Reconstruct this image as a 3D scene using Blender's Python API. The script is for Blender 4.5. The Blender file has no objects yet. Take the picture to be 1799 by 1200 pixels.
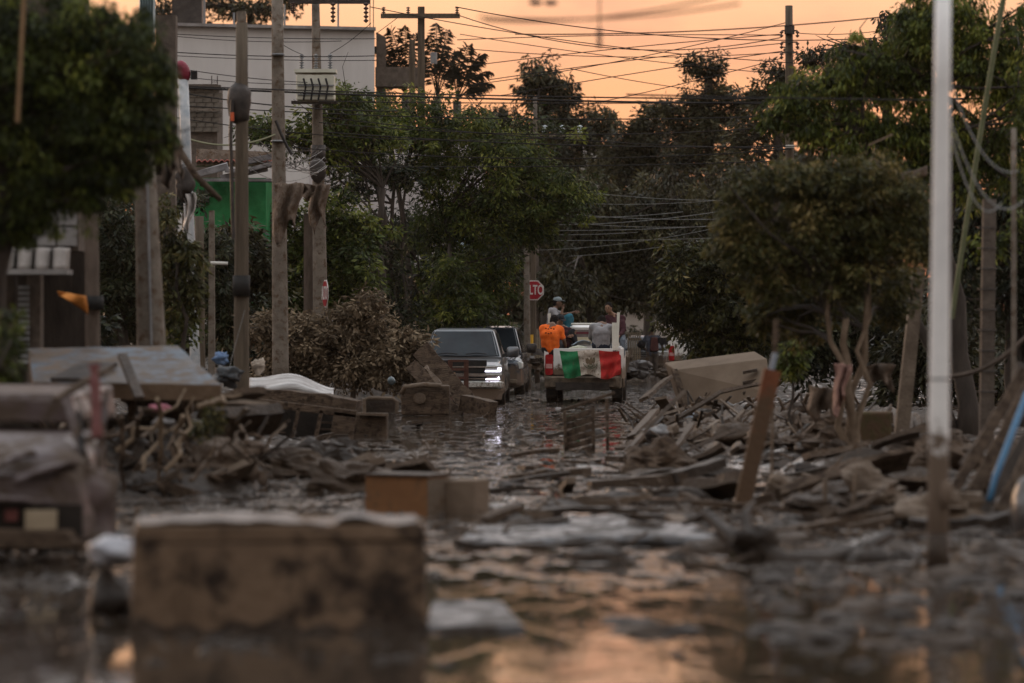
import bpy, bmesh, math, random
import numpy as np
from mathutils import Vector, Matrix, noise
random.seed(7); rng = np.random.default_rng(7)
C = bpy.context.scene; COL = C.collection
R = math.radians
# ---------------------------------------------------------------- camera (long lens, low over the flooded street)
FPX = 6290.0; HZ = 570.0; CAMZ = 1.74
cam = bpy.data.objects.new('camera', bpy.data.cameras.new('camera')); COL.objects.link(cam); C.camera = cam
cam.location = (0, 0, CAMZ); cam.rotation_euler = (R(90), 0, 0)
cam.data.sensor_width = 36; cam.data.lens = 36*FPX/1799; cam.data.shift_y = -30/1799
cam.data.clip_start = .5; cam.data.clip_end = 2000
cam.data.dof.use_dof = True; cam.data.dof.focus_distance = 80; cam.data.dof.aperture_fstop = 1.5
# ---------------------------------------------------------------- world: dusk sky, glow at the end of the street
w = bpy.data.worlds.new('World'); C.world = w; w.use_nodes = True
nt = w.node_tree; nt.nodes.clear()
def N(t, **k):
    n = nt.nodes.new(t)
    for a, b in k.items(): setattr(n, a, b)
    return n
L = lambda a, b: nt.links.new(a, b)
out = N('ShaderNodeOutputWorld'); bg = N('ShaderNodeBackground'); L(bg.outputs[0], out.inputs[0])
sky = N('ShaderNodeTexSky', sky_type='NISHITA'); sky.sun_disc = False; sky.sun_elevation = R(8); sky.sun_rotation = R(-26)
tc = N('ShaderNodeTexCoord'); sp = N('ShaderNodeSeparateXYZ'); L(tc.outputs['Generated'], sp.inputs[0])
def mth(op, a, b=None, clamp=False):
    n = N('ShaderNodeMath', operation=op); n.use_clamp = clamp
    for i, v in enumerate((a, b)):
        if v is None: continue
        if isinstance(v, (int, float)): n.inputs[i].default_value = v
        else: L(v, n.inputs[i])
    return n.outputs[0]
def ramp(fac, stops, inter='LINEAR'):
    n = N('ShaderNodeValToRGB'); n.color_ramp.interpolation = inter
    e = n.color_ramp.elements
    while len(e) < len(stops): e.new(.5)
    for el, (p, c) in zip(e, stops): el.position = p; el.color = (*c, 1)
    L(fac, n.inputs[0]); return n.outputs[0]
def mixc(f, a, b, mode='MIX'):
    n = N('ShaderNodeMix', data_type='RGBA', blend_type=mode)
    if isinstance(f, (int, float)): n.inputs[0].default_value = f
    else: L(f, n.inputs[0])
    for i, v in ((6, a), (7, b)):
        if isinstance(v, tuple): n.inputs[i].default_value = (*v, 1)
        else: L(v, n.inputs[i])
    return n.outputs[2]
nz = N('ShaderNodeTexNoise'); nz.inputs['Scale'].default_value = 8; nz.inputs['Detail'].default_value = 6
mp = N('ShaderNodeMapping'); mp.inputs['Scale'].default_value = (2.2, 1, 6.5); mp.inputs['Location'].default_value = (3.1, .4, 1.7)
L(tc.outputs['Generated'], mp.inputs[0]); L(mp.outputs[0], nz.inputs[0])
elev = mth('ADD', sp.outputs[2], mth('MULTIPLY', mth('SUBTRACT', nz.outputs[0], .5), .05))
elev = mth('POWER', mth('MAXIMUM', elev, 0), .5)          # ramp position = sqrt(sin elevation)
glow = ramp(elev, [(0, (.90, .29, .18)), (.15, (1.06, .37, .20)), (.25, (1.20, .54, .265)), (.36, (1.38, .84, .52)), (.44, (1.32, 1.10, .98)), (.54, (1.62, 1.60, 1.58)), (.75, (1.60, 1.70, 1.76)), (1, (1.45, 1.60, 1.74))])
away = ramp(elev, [(0, (.27, .23, .20)), (.3, (.42, .36, .32)), (.55, (.78, .70, .64)), (.8, (1.25, 1.28, 1.28)), (1, (1.42, 1.60, 1.75))])
toward = mth('MULTIPLY', mth('ADD', sp.outputs[1], .35), .85, True)
cl = mixc(toward, away, glow)
wisp = ramp(nz.outputs[0], [(.38, (1.05, 1.04, 1.02)), (.52, (.98, .92, .90)), (.64, (.86, .74, .76))])
cl = mixc(1.0, cl, wisp, 'MULTIPLY')
nish = N('ShaderNodeVectorMath', operation='SCALE'); L(sky.outputs[0], nish.inputs[0]); nish.inputs['Scale'].default_value = .08
L(mixc(.12, cl, nish.outputs[0]), bg.inputs[0]); bg.inputs[1].default_value = .92
# ---------------------------------------------------------------- the last of the sun, low behind the trees
sl = bpy.data.lights.new('sun', 'SUN'); sl.energy = .6; sl.angle = R(10); sl.color = (1, .62, .36)
so = bpy.data.objects.new('sun', sl); COL.objects.link(so)
so.rotation_euler = Vector((.5, -1, -.17)).to_track_quat('-Z', 'Y').to_euler()
C.view_settings.view_transform = 'Standard'; C.view_settings.look = 'None'; C.view_settings.exposure = .1; C.view_settings.gamma = 1
C.cycles.max_bounces = 6; C.cycles.diffuse_bounces = 3; C.cycles.glossy_bounces = 3; C.cycles.transmission_bounces = 4
C.cycles.transparent_max_bounces = 8; C.cycles.volume_bounces = 0; C.cycles.caustics_reflective = False; C.cycles.caustics_refractive = False
C.cycles.use_denoising = True; C.cycles.sample_clamp_indirect = 4
# ---------------------------------------------------------------- helpers
def P(px, py, D): return Vector(((px-899.5)/FPX*D, D, CAMZ+(HZ-py)/FPX*D))
def S(n, D): return n*D/FPX                               # size in metres of n photo pixels at distance D
def wl(o):
    v = Vector((0, 0, 0))
    while o: v += o.location; o = o.parent
    return v
MATS = {}
def pm(name, c1, c2=None, scale=4., rough=.75, metal=0., bump=.35, bscale=None, mud=None, spec=.2, emit=None, detail=6, stretch=(1, 1, 1), alpha=None, contrast=.16, coat=0, mudz=None):
    """procedural material: two tones of noise, bump, and an optional coat of dried mud"""
    if name in MATS: return MATS[name]
    m = bpy.data.materials.new(name); m.use_nodes = True; t = m.node_tree; b = t.nodes['Principled BSDF']
    def n(ty, **k):
        x = t.nodes.new(ty)
        for a, v in k.items(): setattr(x, a, v)
        return x
    l = t.links.new
    co = n('ShaderNodeTexCoord'); mpn = n('ShaderNodeMapping'); mpn.inputs['Scale'].default_value = stretch
    l(co.outputs['Object'], mpn.inputs[0])
    no = n('ShaderNodeTexNoise'); no.inputs['Scale'].default_value = scale; no.inputs['Detail'].default_value = detail; no.inputs['Roughness'].default_value = .62
    l(mpn.outputs[0], no.inputs[0])
    r = n('ShaderNodeValToRGB'); r.color_ramp.elements[0].position = .5-contrast; r.color_ramp.elements[1].position = .5+contrast
    r.color_ramp.elements[0].color = (*c1, 1); r.color_ramp.elements[1].color = (*(c2 or c1), 1)
    l(no.outputs[0], r.inputs[0]); colo = r.outputs[0]
    b.inputs['Roughness'].default_value = rough; b.inputs['Metallic'].default_value = metal
    b.inputs['Specular IOR Level'].default_value = spec; b.inputs['Coat Weight'].default_value = coat
    if mud is not None:      # mud = (colour, amount 0..1); mudz = (z_full, z_none) in object space
        n2 = n('ShaderNodeTexNoise'); n2.inputs['Scale'].default_value = scale*1.7; n2.inputs['Detail'].default_value = 8; n2.inputs['Roughness'].default_value = .7
        l(co.outputs['Object'], n2.inputs[0])
        fac = n2.outputs[0]
        if mudz:
            s = n('ShaderNodeSeparateXYZ'); l(co.outputs['Object'], s.inputs[0])
            mr = n('ShaderNodeMapRange'); mr.inputs[1].default_value = mudz[0]; mr.inputs[2].default_value = mudz[1]; mr.inputs[3].default_value = .55; mr.inputs[4].default_value = -.25
            l(s.outputs[2], mr.inputs[0]); ad = n('ShaderNodeMath', operation='ADD'); l(mr.outputs[0], ad.inputs[0]); l(fac, ad.inputs[1]); fac = ad.outputs[0]
        r2 = n('ShaderNodeValToRGB'); th = 1-mud[1]; r2.color_ramp.elements[0].position = max(0, min(.98, th-.06)); r2.color_ramp.elements[1].position = max(.02, min(1, th+.06))
        l(fac, r2.inputs[0]); mx = n('ShaderNodeMix', data_type='RGBA'); l(r2.outputs[0], mx.inputs[0]); l(colo, mx.inputs[6]); mx.inputs[7].default_value = (*mud[0], 1); colo = mx.outputs[2]
        mr2 = n('ShaderNodeMapRange'); mr2.inputs[3].default_value = rough; mr2.inputs[4].default_value = .85; l(r2.outputs[0], mr2.inputs[0]); l(mr2.outputs[0], b.inputs['Roughness'])
        if metal: mr3 = n('ShaderNodeMapRange'); mr3.inputs[3].default_value = metal; mr3.inputs[4].default_value = 0; l(r2.outputs[0], mr3.inputs[0]); l(mr3.outputs[0], b.inputs['Metallic'])
    l(colo, b.inputs['Base Color'])
    if bump:
        n3 = n('ShaderNodeTexNoise'); n3.inputs['Scale'].default_value = bscale or scale*5; n3.inputs['Detail'].default_value = 4; l(mpn.outputs[0], n3.inputs[0])
        bp = n('ShaderNodeBump'); bp.inputs['Strength'].default_value = bump; bp.inputs['Distance'].default_value = .03; l(n3.outputs[0], bp.inputs['Height']); l(bp.outputs[0], b.inputs['Normal'])
    if emit: b.inputs['Emission Color'].default_value = (*emit[0], 1); b.inputs['Emission Strength'].default_value = emit[1]
    MATS[name] = m; return m
def leafmat(name, cols, trans=.35, rough=.5):
    m = bpy.data.materials.new(name); m.use_nodes = True; t = m.node_tree; b = t.nodes['Principled BSDF']
    a = t.nodes.new('ShaderNodeAttribute'); a.attribute_name = 'tint'
    r = t.nodes.new('ShaderNodeValToRGB'); e = r.color_ramp.elements
    while len(e) < len(cols): e.new(.5)
    for i, (el, c) in enumerate(zip(e, cols)): el.position = i/(len(cols)-1); el.color = (*c, 1)
    t.links.new(a.outputs['Fac'], r.inputs[0]); t.links.new(r.outputs[0], b.inputs['Base Color'])
    b.inputs['Roughness'].default_value = rough; b.inputs['Specular IOR Level'].default_value = .25
    tr = t.nodes.new('ShaderNodeBsdfTranslucent'); t.links.new(r.outputs[0], tr.inputs[0])
    mx = t.nodes.new('ShaderNodeMixShader'); mx.inputs[0].default_value = trans
    t.links.new(b.outputs[0], mx.inputs[1]); t.links.new(tr.outputs[0], mx.inputs[2]); t.links.new(mx.outputs[0], t.nodes['Material Output'].inputs[0])
    return m
def tag(o, label=None, cat=None, group=None, kind=None):
    for k, v in (('label', label), ('category', cat), ('group', group), ('kind', kind)):
        if v: o[k] = v
    return o
def thing(name, label, cat, loc=(0, 0, 0), group=None, rz=0):
    o = bpy.data.objects.new(name, None); COL.objects.link(o); o.location = loc; o.rotation_euler = (0, 0, rz); o.empty_display_size = .2
    return tag(o, label, cat, group)
class MB:
    """collects vertices and faces and links them as ONE mesh object"""
    def __init__(s): s.v = []; s.f = []
    def add(s, vs, fs):
        k = len(s.v); s.v += [Vector(p) for p in vs]; s.f += [tuple(i+k for i in f) for f in fs]; return s
    def box(s, c, d, M=None):
        c = Vector(c); vs = [Vector((x*d[0]/2, y*d[1]/2, z*d[2]/2)) for x in (-1, 1) for y in (-1, 1) for z in (-1, 1)]
        vs = [c+(M @ p if M else p) for p in vs]
        return s.add(vs, [(0, 1, 3, 2), (4, 6, 7, 5), (0, 4, 5, 1), (2, 3, 7, 6), (0, 2, 6, 4), (1, 5, 7, 3)])
    def beam(s, a, b, wd, th, up=(0, 0, 1)):
        a, b = Vector(a), Vector(b); y = (b-a); ln = y.length; y.normalize(); x = y.cross(Vector(up))
        if x.length < 1e-3: x = y.cross(Vector((0, 1, 0)))
        x.normalize(); z = x.cross(y); M = Matrix((x, y, z)).transposed()
        return s.box((a+b)/2, (wd, ln, th), M)
    def tube(s, pts, rad, n=8, cap=True):
        pts = [Vector(p) for p in pts]; m = len(pts)
        if not hasattr(rad, '__len__'): rad = [rad]*m
        k = len(s.v); prev = None
        for i, p in enumerate(pts):
            d = (pts[min(i+1, m-1)]-pts[max(i-1, 0)]).normalized()
            if prev is None: u = d.orthogonal().normalized()
            else: u = (prev-d*prev.dot(d)); u = u.normalized() if u.length > 1e-4 else d.orthogonal().normalized()
            prev = u; vv = d.cross(u)
            for j in range(n):
                a = 2*math.pi*j/n; s.v.append(p+(u*math.cos(a)+vv*math.sin(a))*rad[i])
        for i in range(m-1):
            for j in range(n): s.f.append((k+i*n+j, k+i*n+(j+1) % n, k+(i+1)*n+(j+1) % n, k+(i+1)*n+j))
        if cap: s.f.append(tuple(k+j for j in range(n))[::-1]); s.f.append(tuple(k+(m-1)*n+j for j in range(n)))
        return s
    def ball(s, c, r, nu=12, nv=8, M=None):
        c = Vector(c); r = Vector(r) if hasattr(r, '__len__') else Vector((r, r, r)); k = len(s.v)
        for i in range(nv+1):
            th = math.pi*i/nv
            for j in range(nu):
                a = 2*math.pi*j/nu; p = Vector((r.x*math.sin(th)*math.cos(a), r.y*math.sin(th)*math.sin(a), r.z*math.cos(th))); s.v.append(c+(M @ p if M else p))
        for i in range(nv):
            for j in range(nu): s.f.append((k+i*nu+j, k+(i+1)*nu+j, k+(i+1)*nu+(j+1) % nu, k+i*nu+(j+1) % nu))
        return s
    def loft(s, rings, cap=True):
        k = len(s.v); n = len(rings[0])
        for r in rings: s.v += [Vector(p) for p in r]
        for i in range(len(rings)-1):
            for j in range(n): s.f.append((k+i*n+j, k+i*n+(j+1) % n, k+(i+1)*n+(j+1) % n, k+(i+1)*n+j))
        if cap: s.f.append(tuple(k+j for j in range(n))[::-1]); s.f.append(tuple(k+(len(rings)-1)*n+j for j in range(n)))
        return s
    def grid(s, nu, nv, fn):
        k = len(s.v)
        for i in range(nu+1):
            for j in range(nv+1): s.v.append(Vector(fn(i/nu, j/nv)))
        for i in range(nu):
            for j in range(nv): q = k+i*(nv+1)+j; s.f.append((q, q+1, q+nv+2, q+nv+1))
        return s
    def jit(s, amp, sc=3., seed=0):
        o = Vector((seed*3.7, seed*1.3, seed*9.1))
        s.v = [p+noise.noise_vector(p*sc+o)*amp+noise.noise_vector(p*sc*3.1+o)*amp*.4 for p in s.v]; return s
    def build(s, name, mat, parent=None, label=None, cat=None, group=None, kind=None, local=False, smooth=False, bevel=0, base=None, sub=0, solid=0):
        if parent is not None: off = Vector((0, 0, 0)) if local else wl(parent)
        elif kind == 'structure' or kind == 'stuff' or local: off = Vector((0, 0, 0))
        else:
            a = np.array([tuple(p) for p in s.v]); off = Vector(base) if base else Vector(((a[:, 0].min()+a[:, 0].max())/2, (a[:, 1].min()+a[:, 1].max())/2, a[:, 2].min()))
        me = bpy.data.meshes.new(name); me.from_pydata([tuple(p-off) for p in s.v], [], s.f); me.update()
        if smooth: me.polygons.foreach_set('use_smooth', [True]*len(me.polygons))
        if mat: me.materials.append(mat)
        o = bpy.data.objects.new(name, me); COL.objects.link(o)
        if parent is not None: o.parent = parent
        else: o.location = off
        if sub: md = o.modifiers.new('sub', 'SUBSURF'); md.levels = md.render_levels = sub
        if solid: md = o.modifiers.new('solid', 'SOLIDIFY'); md.thickness = solid; md.offset = 0
        if bevel: md = o.modifiers.new('bevel', 'BEVEL'); md.width = bevel; md.segments = 2; md.limit_method = 'ANGLE'; md.harden_normals = False
        return tag(o, label, cat, group, kind)
def bigmesh(name, V, F, mat, parent=None, tint=None, kind=None, smooth=False):
    """fast mesh from numpy arrays; F is (n,4) or (n,3)"""
    if parent is not None: V = V-np.array(wl(parent))[None]
    me = bpy.data.meshes.new(name); n, k = F.shape
    me.vertices.add(len(V)); me.vertices.foreach_set('co', V.astype(np.float32).ravel())
    me.loops.add(n*k); me.loops.foreach_set('vertex_index', F.astype(np.int32).ravel())
    me.polygons.add(n); me.polygons.foreach_set('loop_start', np.arange(0, n*k, k, dtype=np.int32)); me.polygons.foreach_set('loop_total', np.full(n, k, dtype=np.int32))
    if smooth: me.polygons.foreach_set('use_smooth', np.ones(n, dtype=bool))
    me.update(calc_edges=True); me.materials.append(mat)
    if tint is not None: a = me.attributes.new('tint', 'FLOAT', 'POINT'); a.data.foreach_set('value', tint.astype(np.float32))
    o = bpy.data.objects.new(name, me); COL.objects.link(o)
    if parent is not None: o.parent = parent
    if kind: o['kind'] = kind
    return o
def copy_tree(o, parent=None):
    c = o.copy(); COL.objects.link(c); c.parent = parent
    for k in ('label', 'category', 'group'):
        if parent is None and k in c.keys(): del c[k]
    for ch in [x for x in bpy.data.objects if x.parent == o]: copy_tree(ch, c)
    return c
def vn(x, y, seed=0):
    xi = np.floor(x).astype(np.int64); yi = np.floor(y).astype(np.int64); fx = x-xi; fy = y-yi
    fx = fx*fx*(3-2*fx); fy = fy*fy*(3-2*fy)
    def h(a, b):
        q = (a*374761393+b*668265263+seed*982451653) & 0xffffffff; q = ((q ^ (q >> 13))*1274126177) & 0xffffffff
        return ((q ^ (q >> 16)) & 0xffff)/65535.
    return (h(xi, yi)*(1-fx)+h(xi+1, yi)*fx)*(1-fy)+(h(xi, yi+1)*(1-fx)+h(xi+1, yi+1)*fx)*fy
def fbm(x, y, o=4, seed=0):
    s = 0; a = .5
    for i in range(o): s = s+a*vn(x*2**i, y*2**i, seed+i); a *= .5
    return s/(1-.5**o)
MUDC = (.085, .052, .031); MUDD = (.030, .019, .012)
# ---------------------------------------------------------------- ground of mud and the flood water
def gh(x, D):
    """height of the mud at x, D (water lies at 0)"""
    x = np.asarray(x, float); D = np.asarray(D, float)
    off = np.abs(x-np.interp(D, [20, 45, 60, 80, 120, 200], [0, -.3, .1, 1.0, 3.4, 7])); hw = np.interp(D, [20, 30, 38, 45, 60, 80, 200], [4.5, 4.4, 3.2, 2.3, 2.3, 2.9, 3.2])
    side = np.clip((off-hw)/1.8, 0, 1)
    lum = fbm(x*1.3, D*.75, 4, 3); fine = fbm(x*6, D*3.2, 3, 11)
    clear = np.clip((30-D)/5, 0, 1)*np.clip((2.3-np.abs(x-.85))/.9, 0, 1)+np.clip(1.3-np.abs(D-64)/14, 0, 1)*.45
    h = (lum-.61)*.28+np.abs(fine-.5)*.15-.044-clear*.12+side*(.16+.10*fbm(x*.6, D*.3, 2, 5))
    h = h-.10*np.clip((D-70)/20, 0, 1)*(1-side)*.35
    return h
Drow = []; d = 9.
while d < 330: Drow.append(d); d += max(.03, d*d/10945*.75)
Drow = np.array(Drow); u = np.linspace(-1, 1, 360)
half = np.clip(.16*Drow+2.5, 3, 40)
X = (u[None]*half[:, None]); Y = np.repeat(Drow[:, None], 360, 1); Z = gh(X, Y)
V = np.stack([X, Y, Z], -1).reshape(-1, 3); a = np.arange(len(Drow)-1)[:, None]*360+np.arange(359)[None]; a = a.ravel()
mudm = pm('wet_mud', (.011, .0068, .004), (.038, .024, .014), 3.0, rough=.42, bump=.5, bscale=14, spec=.35, contrast=.2)
_t = mudm.node_tree; _b = _t.nodes['Principled BSDF']; _n = _t.nodes.new('ShaderNodeTexNoise'); _n.inputs['Scale'].default_value = 2.3; _n.inputs['Detail'].default_value = 5
_c = [x for x in _t.nodes if x.type == 'TEX_COORD'][0]; _t.links.new(_c.outputs['Object'], _n.inputs[0])
_m = _t.nodes.new('ShaderNodeMapRange'); _m.inputs[1].default_value = .50; _m.inputs[2].default_value = .60; _m.inputs[3].default_value = .85; _m.inputs[4].default_value = .18; _t.links.new(_n.outputs[0], _m.inputs[0]); _t.links.new(_m.outputs[0], _b.inputs['Roughness'])
bigmesh('ground', V, np.stack([a, a+1, a+361, a+360], 1), mudm, kind='structure', smooth=True)
MB().add([(-900, -60, -.35), (900, -60, -.35), (900, 1500, -.35), (-900, 1500, -.35)], [(0, 1, 2, 3)]).build('terrain', mudm, kind='structure')
wm = bpy.data.materials.new('muddy_water'); wm.use_nodes = True; t = wm.node_tree; b = t.nodes['Principled BSDF']
b.inputs['Base Color'].default_value = (.035, .026, .019, 1); b.inputs['Roughness'].default_value = .03; b.inputs['Specular IOR Level'].default_value = .5; b.inputs['IOR'].default_value = 1.4
co = t.nodes.new('ShaderNodeTexCoord'); prev = None
def _nz(sc, xs, det=3):
    mpn = t.nodes.new('ShaderNodeMapping'); mpn.inputs['Scale'].default_value = xs; t.links.new(co.outputs['Object'], mpn.inputs[0])
    nn = t.nodes.new('ShaderNodeTexNoise'); nn.inputs['Scale'].default_value = sc; nn.inputs['Detail'].default_value = det; t.links.new(mpn.outputs[0], nn.inputs[0]); return nn.outputs[0]
_s = t.nodes.new('ShaderNodeSeparateXYZ'); t.links.new(co.outputs['Object'], _s.inputs[0])
_d = t.nodes.new('ShaderNodeMath'); _d.operation = 'DIVIDE'; _d.inputs[1].default_value = 120; t.links.new(_s.outputs[1], _d.inputs[0])
_y = t.nodes.new('ShaderNodeValToRGB'); e = _y.color_ramp.elements        # calm pool near, riffles, a calmer reach before the cars, riffles again
while len(e) < 6: e.new(.5)
for el, (p_, v_) in zip(e, ((.19, .05), (.26, 1), (.37, 1), (.43, .30), (.56, .30), (.62, 1))): el.position = p_; el.color = (v_, v_, v_, 1)
t.links.new(_d.outputs[0], _y.inputs[0])
_p = t.nodes.new('ShaderNodeMapRange'); _p.inputs[1].default_value = .47; _p.inputs[2].default_value = .53; _p.inputs[3].default_value = .03; _p.inputs[4].default_value = 1; t.links.new(_nz(3.2, (1, .30, 1), 4), _p.inputs[0])
_m = t.nodes.new('ShaderNodeMath'); _m.operation = 'MULTIPLY'; t.links.new(_y.outputs[0], _m.inputs[0]); t.links.new(_p.outputs[0], _m.inputs[1])
for sc, st, xs, msk in ((1.6, .010, (1, .35, 1), 0), (8., .012, (1, .4, 1), 0), (6., .36, (1, .45, 1), 1), (24., .30, (1, .6, 1), 1)):
    h_ = _nz(sc, xs)
    if msk: q = t.nodes.new('ShaderNodeMath'); q.operation = 'MULTIPLY'; t.links.new(h_, q.inputs[0]); t.links.new(_m.outputs[0], q.inputs[1]); h_ = q.outputs[0]
    bp = t.nodes.new('ShaderNodeBump'); bp.inputs['Strength'].default_value = 1; bp.inputs['Distance'].default_value = st/sc; t.links.new(h_, bp.inputs['Height'])
    if prev: t.links.new(prev.outputs[0], bp.inputs['Normal'])
    prev = bp
t.links.new(prev.outputs[0], b.inputs['Normal'])
MB().add([(-60, 2, 0), (60, 2, 0), (60, 330, 0), (-60, 330, 0)], [(0, 1, 2, 3)]).build('flood_water', wm, kind='structure')
# ---------------------------------------------------------------- trees
BARK = pm('bark', (.06, .045, .035), (.13, .10, .08), 6, bump=.6, stretch=(1, 1, .3))
BARKD = pm('dark_bark', (.03, .024, .02), (.06, .048, .04), 6, bump=.5, stretch=(1, 1, .3))
LM = {'green': leafmat('green_leaves', [(0.011, 0.018, 0.004), (0.064, 0.088, 0.017), (0.24, 0.25, 0.045)]),
      'fresh': leafmat('fresh_leaves', [(0.013, 0.02, 0.004), (0.088, 0.112, 0.018), (0.31, 0.31, 0.05)]),
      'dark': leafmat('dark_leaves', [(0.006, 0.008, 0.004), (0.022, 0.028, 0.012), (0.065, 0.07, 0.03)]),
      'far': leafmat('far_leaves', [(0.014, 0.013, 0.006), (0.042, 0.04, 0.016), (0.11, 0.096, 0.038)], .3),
      'olive': leafmat('olive_leaves', [(0.013, 0.014, 0.004), (0.072, 0.072, 0.018), (0.24, 0.18, 0.065)]),
      'dead': leafmat('dead_leaves', [(.075,.052,.032),(.18,.134,.085),(.31,.235,.15)], .15, .8)}
def leaf_cloud(lobes, D, leaf, cover, droop=.4, depth=.8, clump=.25, seed=0, aspect=.36, gap=0., tb=0.):
    """leaf quads in clumps through ellipsoid lobes given in photo pixels at distance D (metres for depth)"""
    g = np.random.default_rng(seed); VV = []; TT = []; centres = []
    for lo in lobes:
        cx, cy, rx, ry = lo[:4]; dd = D+(lo[4] if len(lo) > 4 else 0); m = dd/FPX
        c = np.array(P(cx, cy, dd)); r = np.array([rx*m, max(rx, ry)*m*depth, ry*m])
        n = int(cover*math.pi*rx*ry/((leaf/m)**2*aspect*.30))
        cr = clump*min(r[0], r[2])*1.25+leaf*.6
        nc = max(6, int(5.2*(r[0]*r[2])/(cr*cr)))
        dv = g.normal(size=(nc, 3)); dv /= np.linalg.norm(dv, axis=1)[:, None]
        lum_ = np.array([noise.noise(Vector(tuple(v*1.6))+Vector((seed*1.7+cx*.01, cy*.013, 0))) for v in dv])[:, None]; cc = dv*(g.random((nc, 1))**.38)*(r-cr*.3)*(1+.6*lum_)*np.where(g.random((nc, 1)) < .16, 1.2, 1)+c
        if gap: cc = cc[g.random(len(cc)) > gap]
        nc = len(cc); centres.append(cc)
        cs = cr*(.45+.85*g.random(nc)**1.3); ct = g.random(nc)**1.4*.75+.06
        k = g.integers(0, nc, n); q = g.normal(size=(n, 3)); q /= np.linalg.norm(q, axis=1)[:, None]
        rad = g.random((n, 1))**.45; off = q*rad*cs[k][:, None]; off[:, 2] = off[:, 2]*.85-droop*.55*(off[:, 0]**2+off[:, 1]**2)/cs[k]
        p = cc[k]+off; fr = g.random(n) < .15; p[fr] = c+q[fr]*(g.random((fr.sum(), 1))**.6)*r*.8
        a = q.copy(); a[:, 2] = a[:, 2]*.4-droop*1.3*(.4+g.random(n)); a += g.normal(size=(n, 3))*.35; a /= np.linalg.norm(a, axis=1)[:, None]
        bb = np.cross(a, g.normal(size=(n, 3))+np.array([0, 0, .9])); bb /= np.linalg.norm(bb, axis=1)[:, None]+1e-6
        ln = leaf*(.45+1.0*g.random((n, 1))); w2 = ln*aspect*.5
        nn = np.cross(a, bb)
        VV.append(np.stack([p, p+a*ln*.45+bb*w2+nn*ln*.06, p+a*ln-nn*ln*.06, p+a*ln*.45-bb*w2+nn*ln*.06], 1).reshape(-1, 3))
        tt = np.clip(ct[k]+g.normal(size=n)*.12+tb+(g.random(n) > .97)*.3, 0, 1); TT.append(np.repeat(tt, 4))
    V = np.concatenate(VV); T = np.concatenate(TT); F = np.arange(len(V)).reshape(-1, 4)
    return V, F, T, np.concatenate(centres)
def tree(name, label, lobes, D, trunk, kind='green', leaf=.14, cover=2.6, droop=.4, cat='tree', group=None, branches=26, bark=None, seed=0, bend=.1, twig=.018, **kw):
    """trunk = list of (px, base_py or None, top_px, top_py, radius)"""
    t0 = trunk[0]; b0 = P(t0[0], t0[1], D)
    T = thing(name, label, cat, (b0.x, D, 0), group)
    V, F, TT, cen = leaf_cloud(lobes, D, leaf, cover, droop, seed=seed+1, **kw)
    bigmesh('crown', V, F, LM[kind], T, TT)
    rr = random.Random(seed); mb = MB(); tops = []
    for (x0, y0, x1, y1, r) in trunk:
        a = P(x0, y0, D); a.z = -.2; z = P(x1, y1, D); z.y += rr.uniform(-.2, .2)
        pts = [a.lerp(z, i/7)+Vector((rr.uniform(-1, 1), rr.uniform(-1, 1), 0))*bend*(0 if i in (0,) else 1) for i in range(8)]
        mb.tube(pts, [r*(1.35 if i == 0 else 1-.07*i) for i in range(8)], 9); tops += pts[4:]
    mb.build('trunk', bark or BARK, T, smooth=True)
    br = MB(); idx = list(range(len(cen))); rr.shuffle(idx)
    for i in idx[:branches]:
        c = Vector(cen[i]); s = min(tops, key=lambda q: (q-c).length+rr.random()*.8); r = t0[4]*.26
        mid = s.lerp(c, .5)+Vector((rr.uniform(-1, 1), rr.uniform(-1, 1), rr.uniform(0, 1)))*(c-s).length*.12
        br.tube([s, s.lerp(mid, .5)+Vector((0, 0, .05)), mid, mid.lerp(c, .6), c], [r, r*.8, r*.6, r*.4, twig*.6], 5)
        for _ in range(2):
            e = c+Vector((rr.gauss(0, 1), rr.gauss(0, 1), rr.gauss(0, .7)))*(c-s).length*.18; br.tube([mid.lerp(c, rr.random()), e.lerp(c, .4), e], [r*.4, r*.25, .006], 4)
    if br.v: br.build('branch', BARKD, T)
    return T
tree('street_tree', 'broad bright green street tree arching over the road behind the two oncoming cars',
     [(640, 215, 105, 60), (760, 225, 120, 62), (880, 265, 130, 85), (975, 345, 82, 68), (760, 300, 90, 40), (850, 370, 110, 85), (925, 395, 70, 52), (790, 480, 85, 70, 1), (862, 490, 58, 80, 1), (730, 520, 55, 60, 1), (620, 250, 80, 40), (840, 560, 50, 36, 2), (775, 395, 60, 60), (790, 550, 80, 44, 1), (730, 575, 50, 34, 1), (870, 575, 44, 30, 3), (800, 555, 56, 60, -2), (790, 490, 50, 54, -2)],
     92, [(800, 700, 790, 380, .19), (735, 700, 700, 330, .12)], 'green', .12, 2.4, .6, branches=60, seed=3, clump=.24, bark=BARKD)
tree('street_tree', 'leafy green tree rising behind the transformer pole in front of the white building',
     [(600, 185, 48, 42), (545, 230, 52, 48), (470, 235, 60, 40), (590, 270, 60, 50), (660, 230, 60, 50)], 86,
     [(668, 690, 672, 330, .13)], 'green', .15, 2.6, .4, branches=30, seed=5, bark=BARKD)
tree('street_tree', 'dark low tree filling the verge between the transformer pole and the leaf heap',
     [(615, 460, 68, 88), (555, 420, 60, 70), (640, 410, 40, 50), (500, 440, 60, 70), (440, 430, 60, 80), (600, 380, 40, 40), (520, 520, 90, 50), (620, 530, 70, 50)], 84,
     [(600, 690, 600, 470, .12)], 'green', .14, 3.0, .4, branches=20, seed=6, bark=BARKD)
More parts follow.
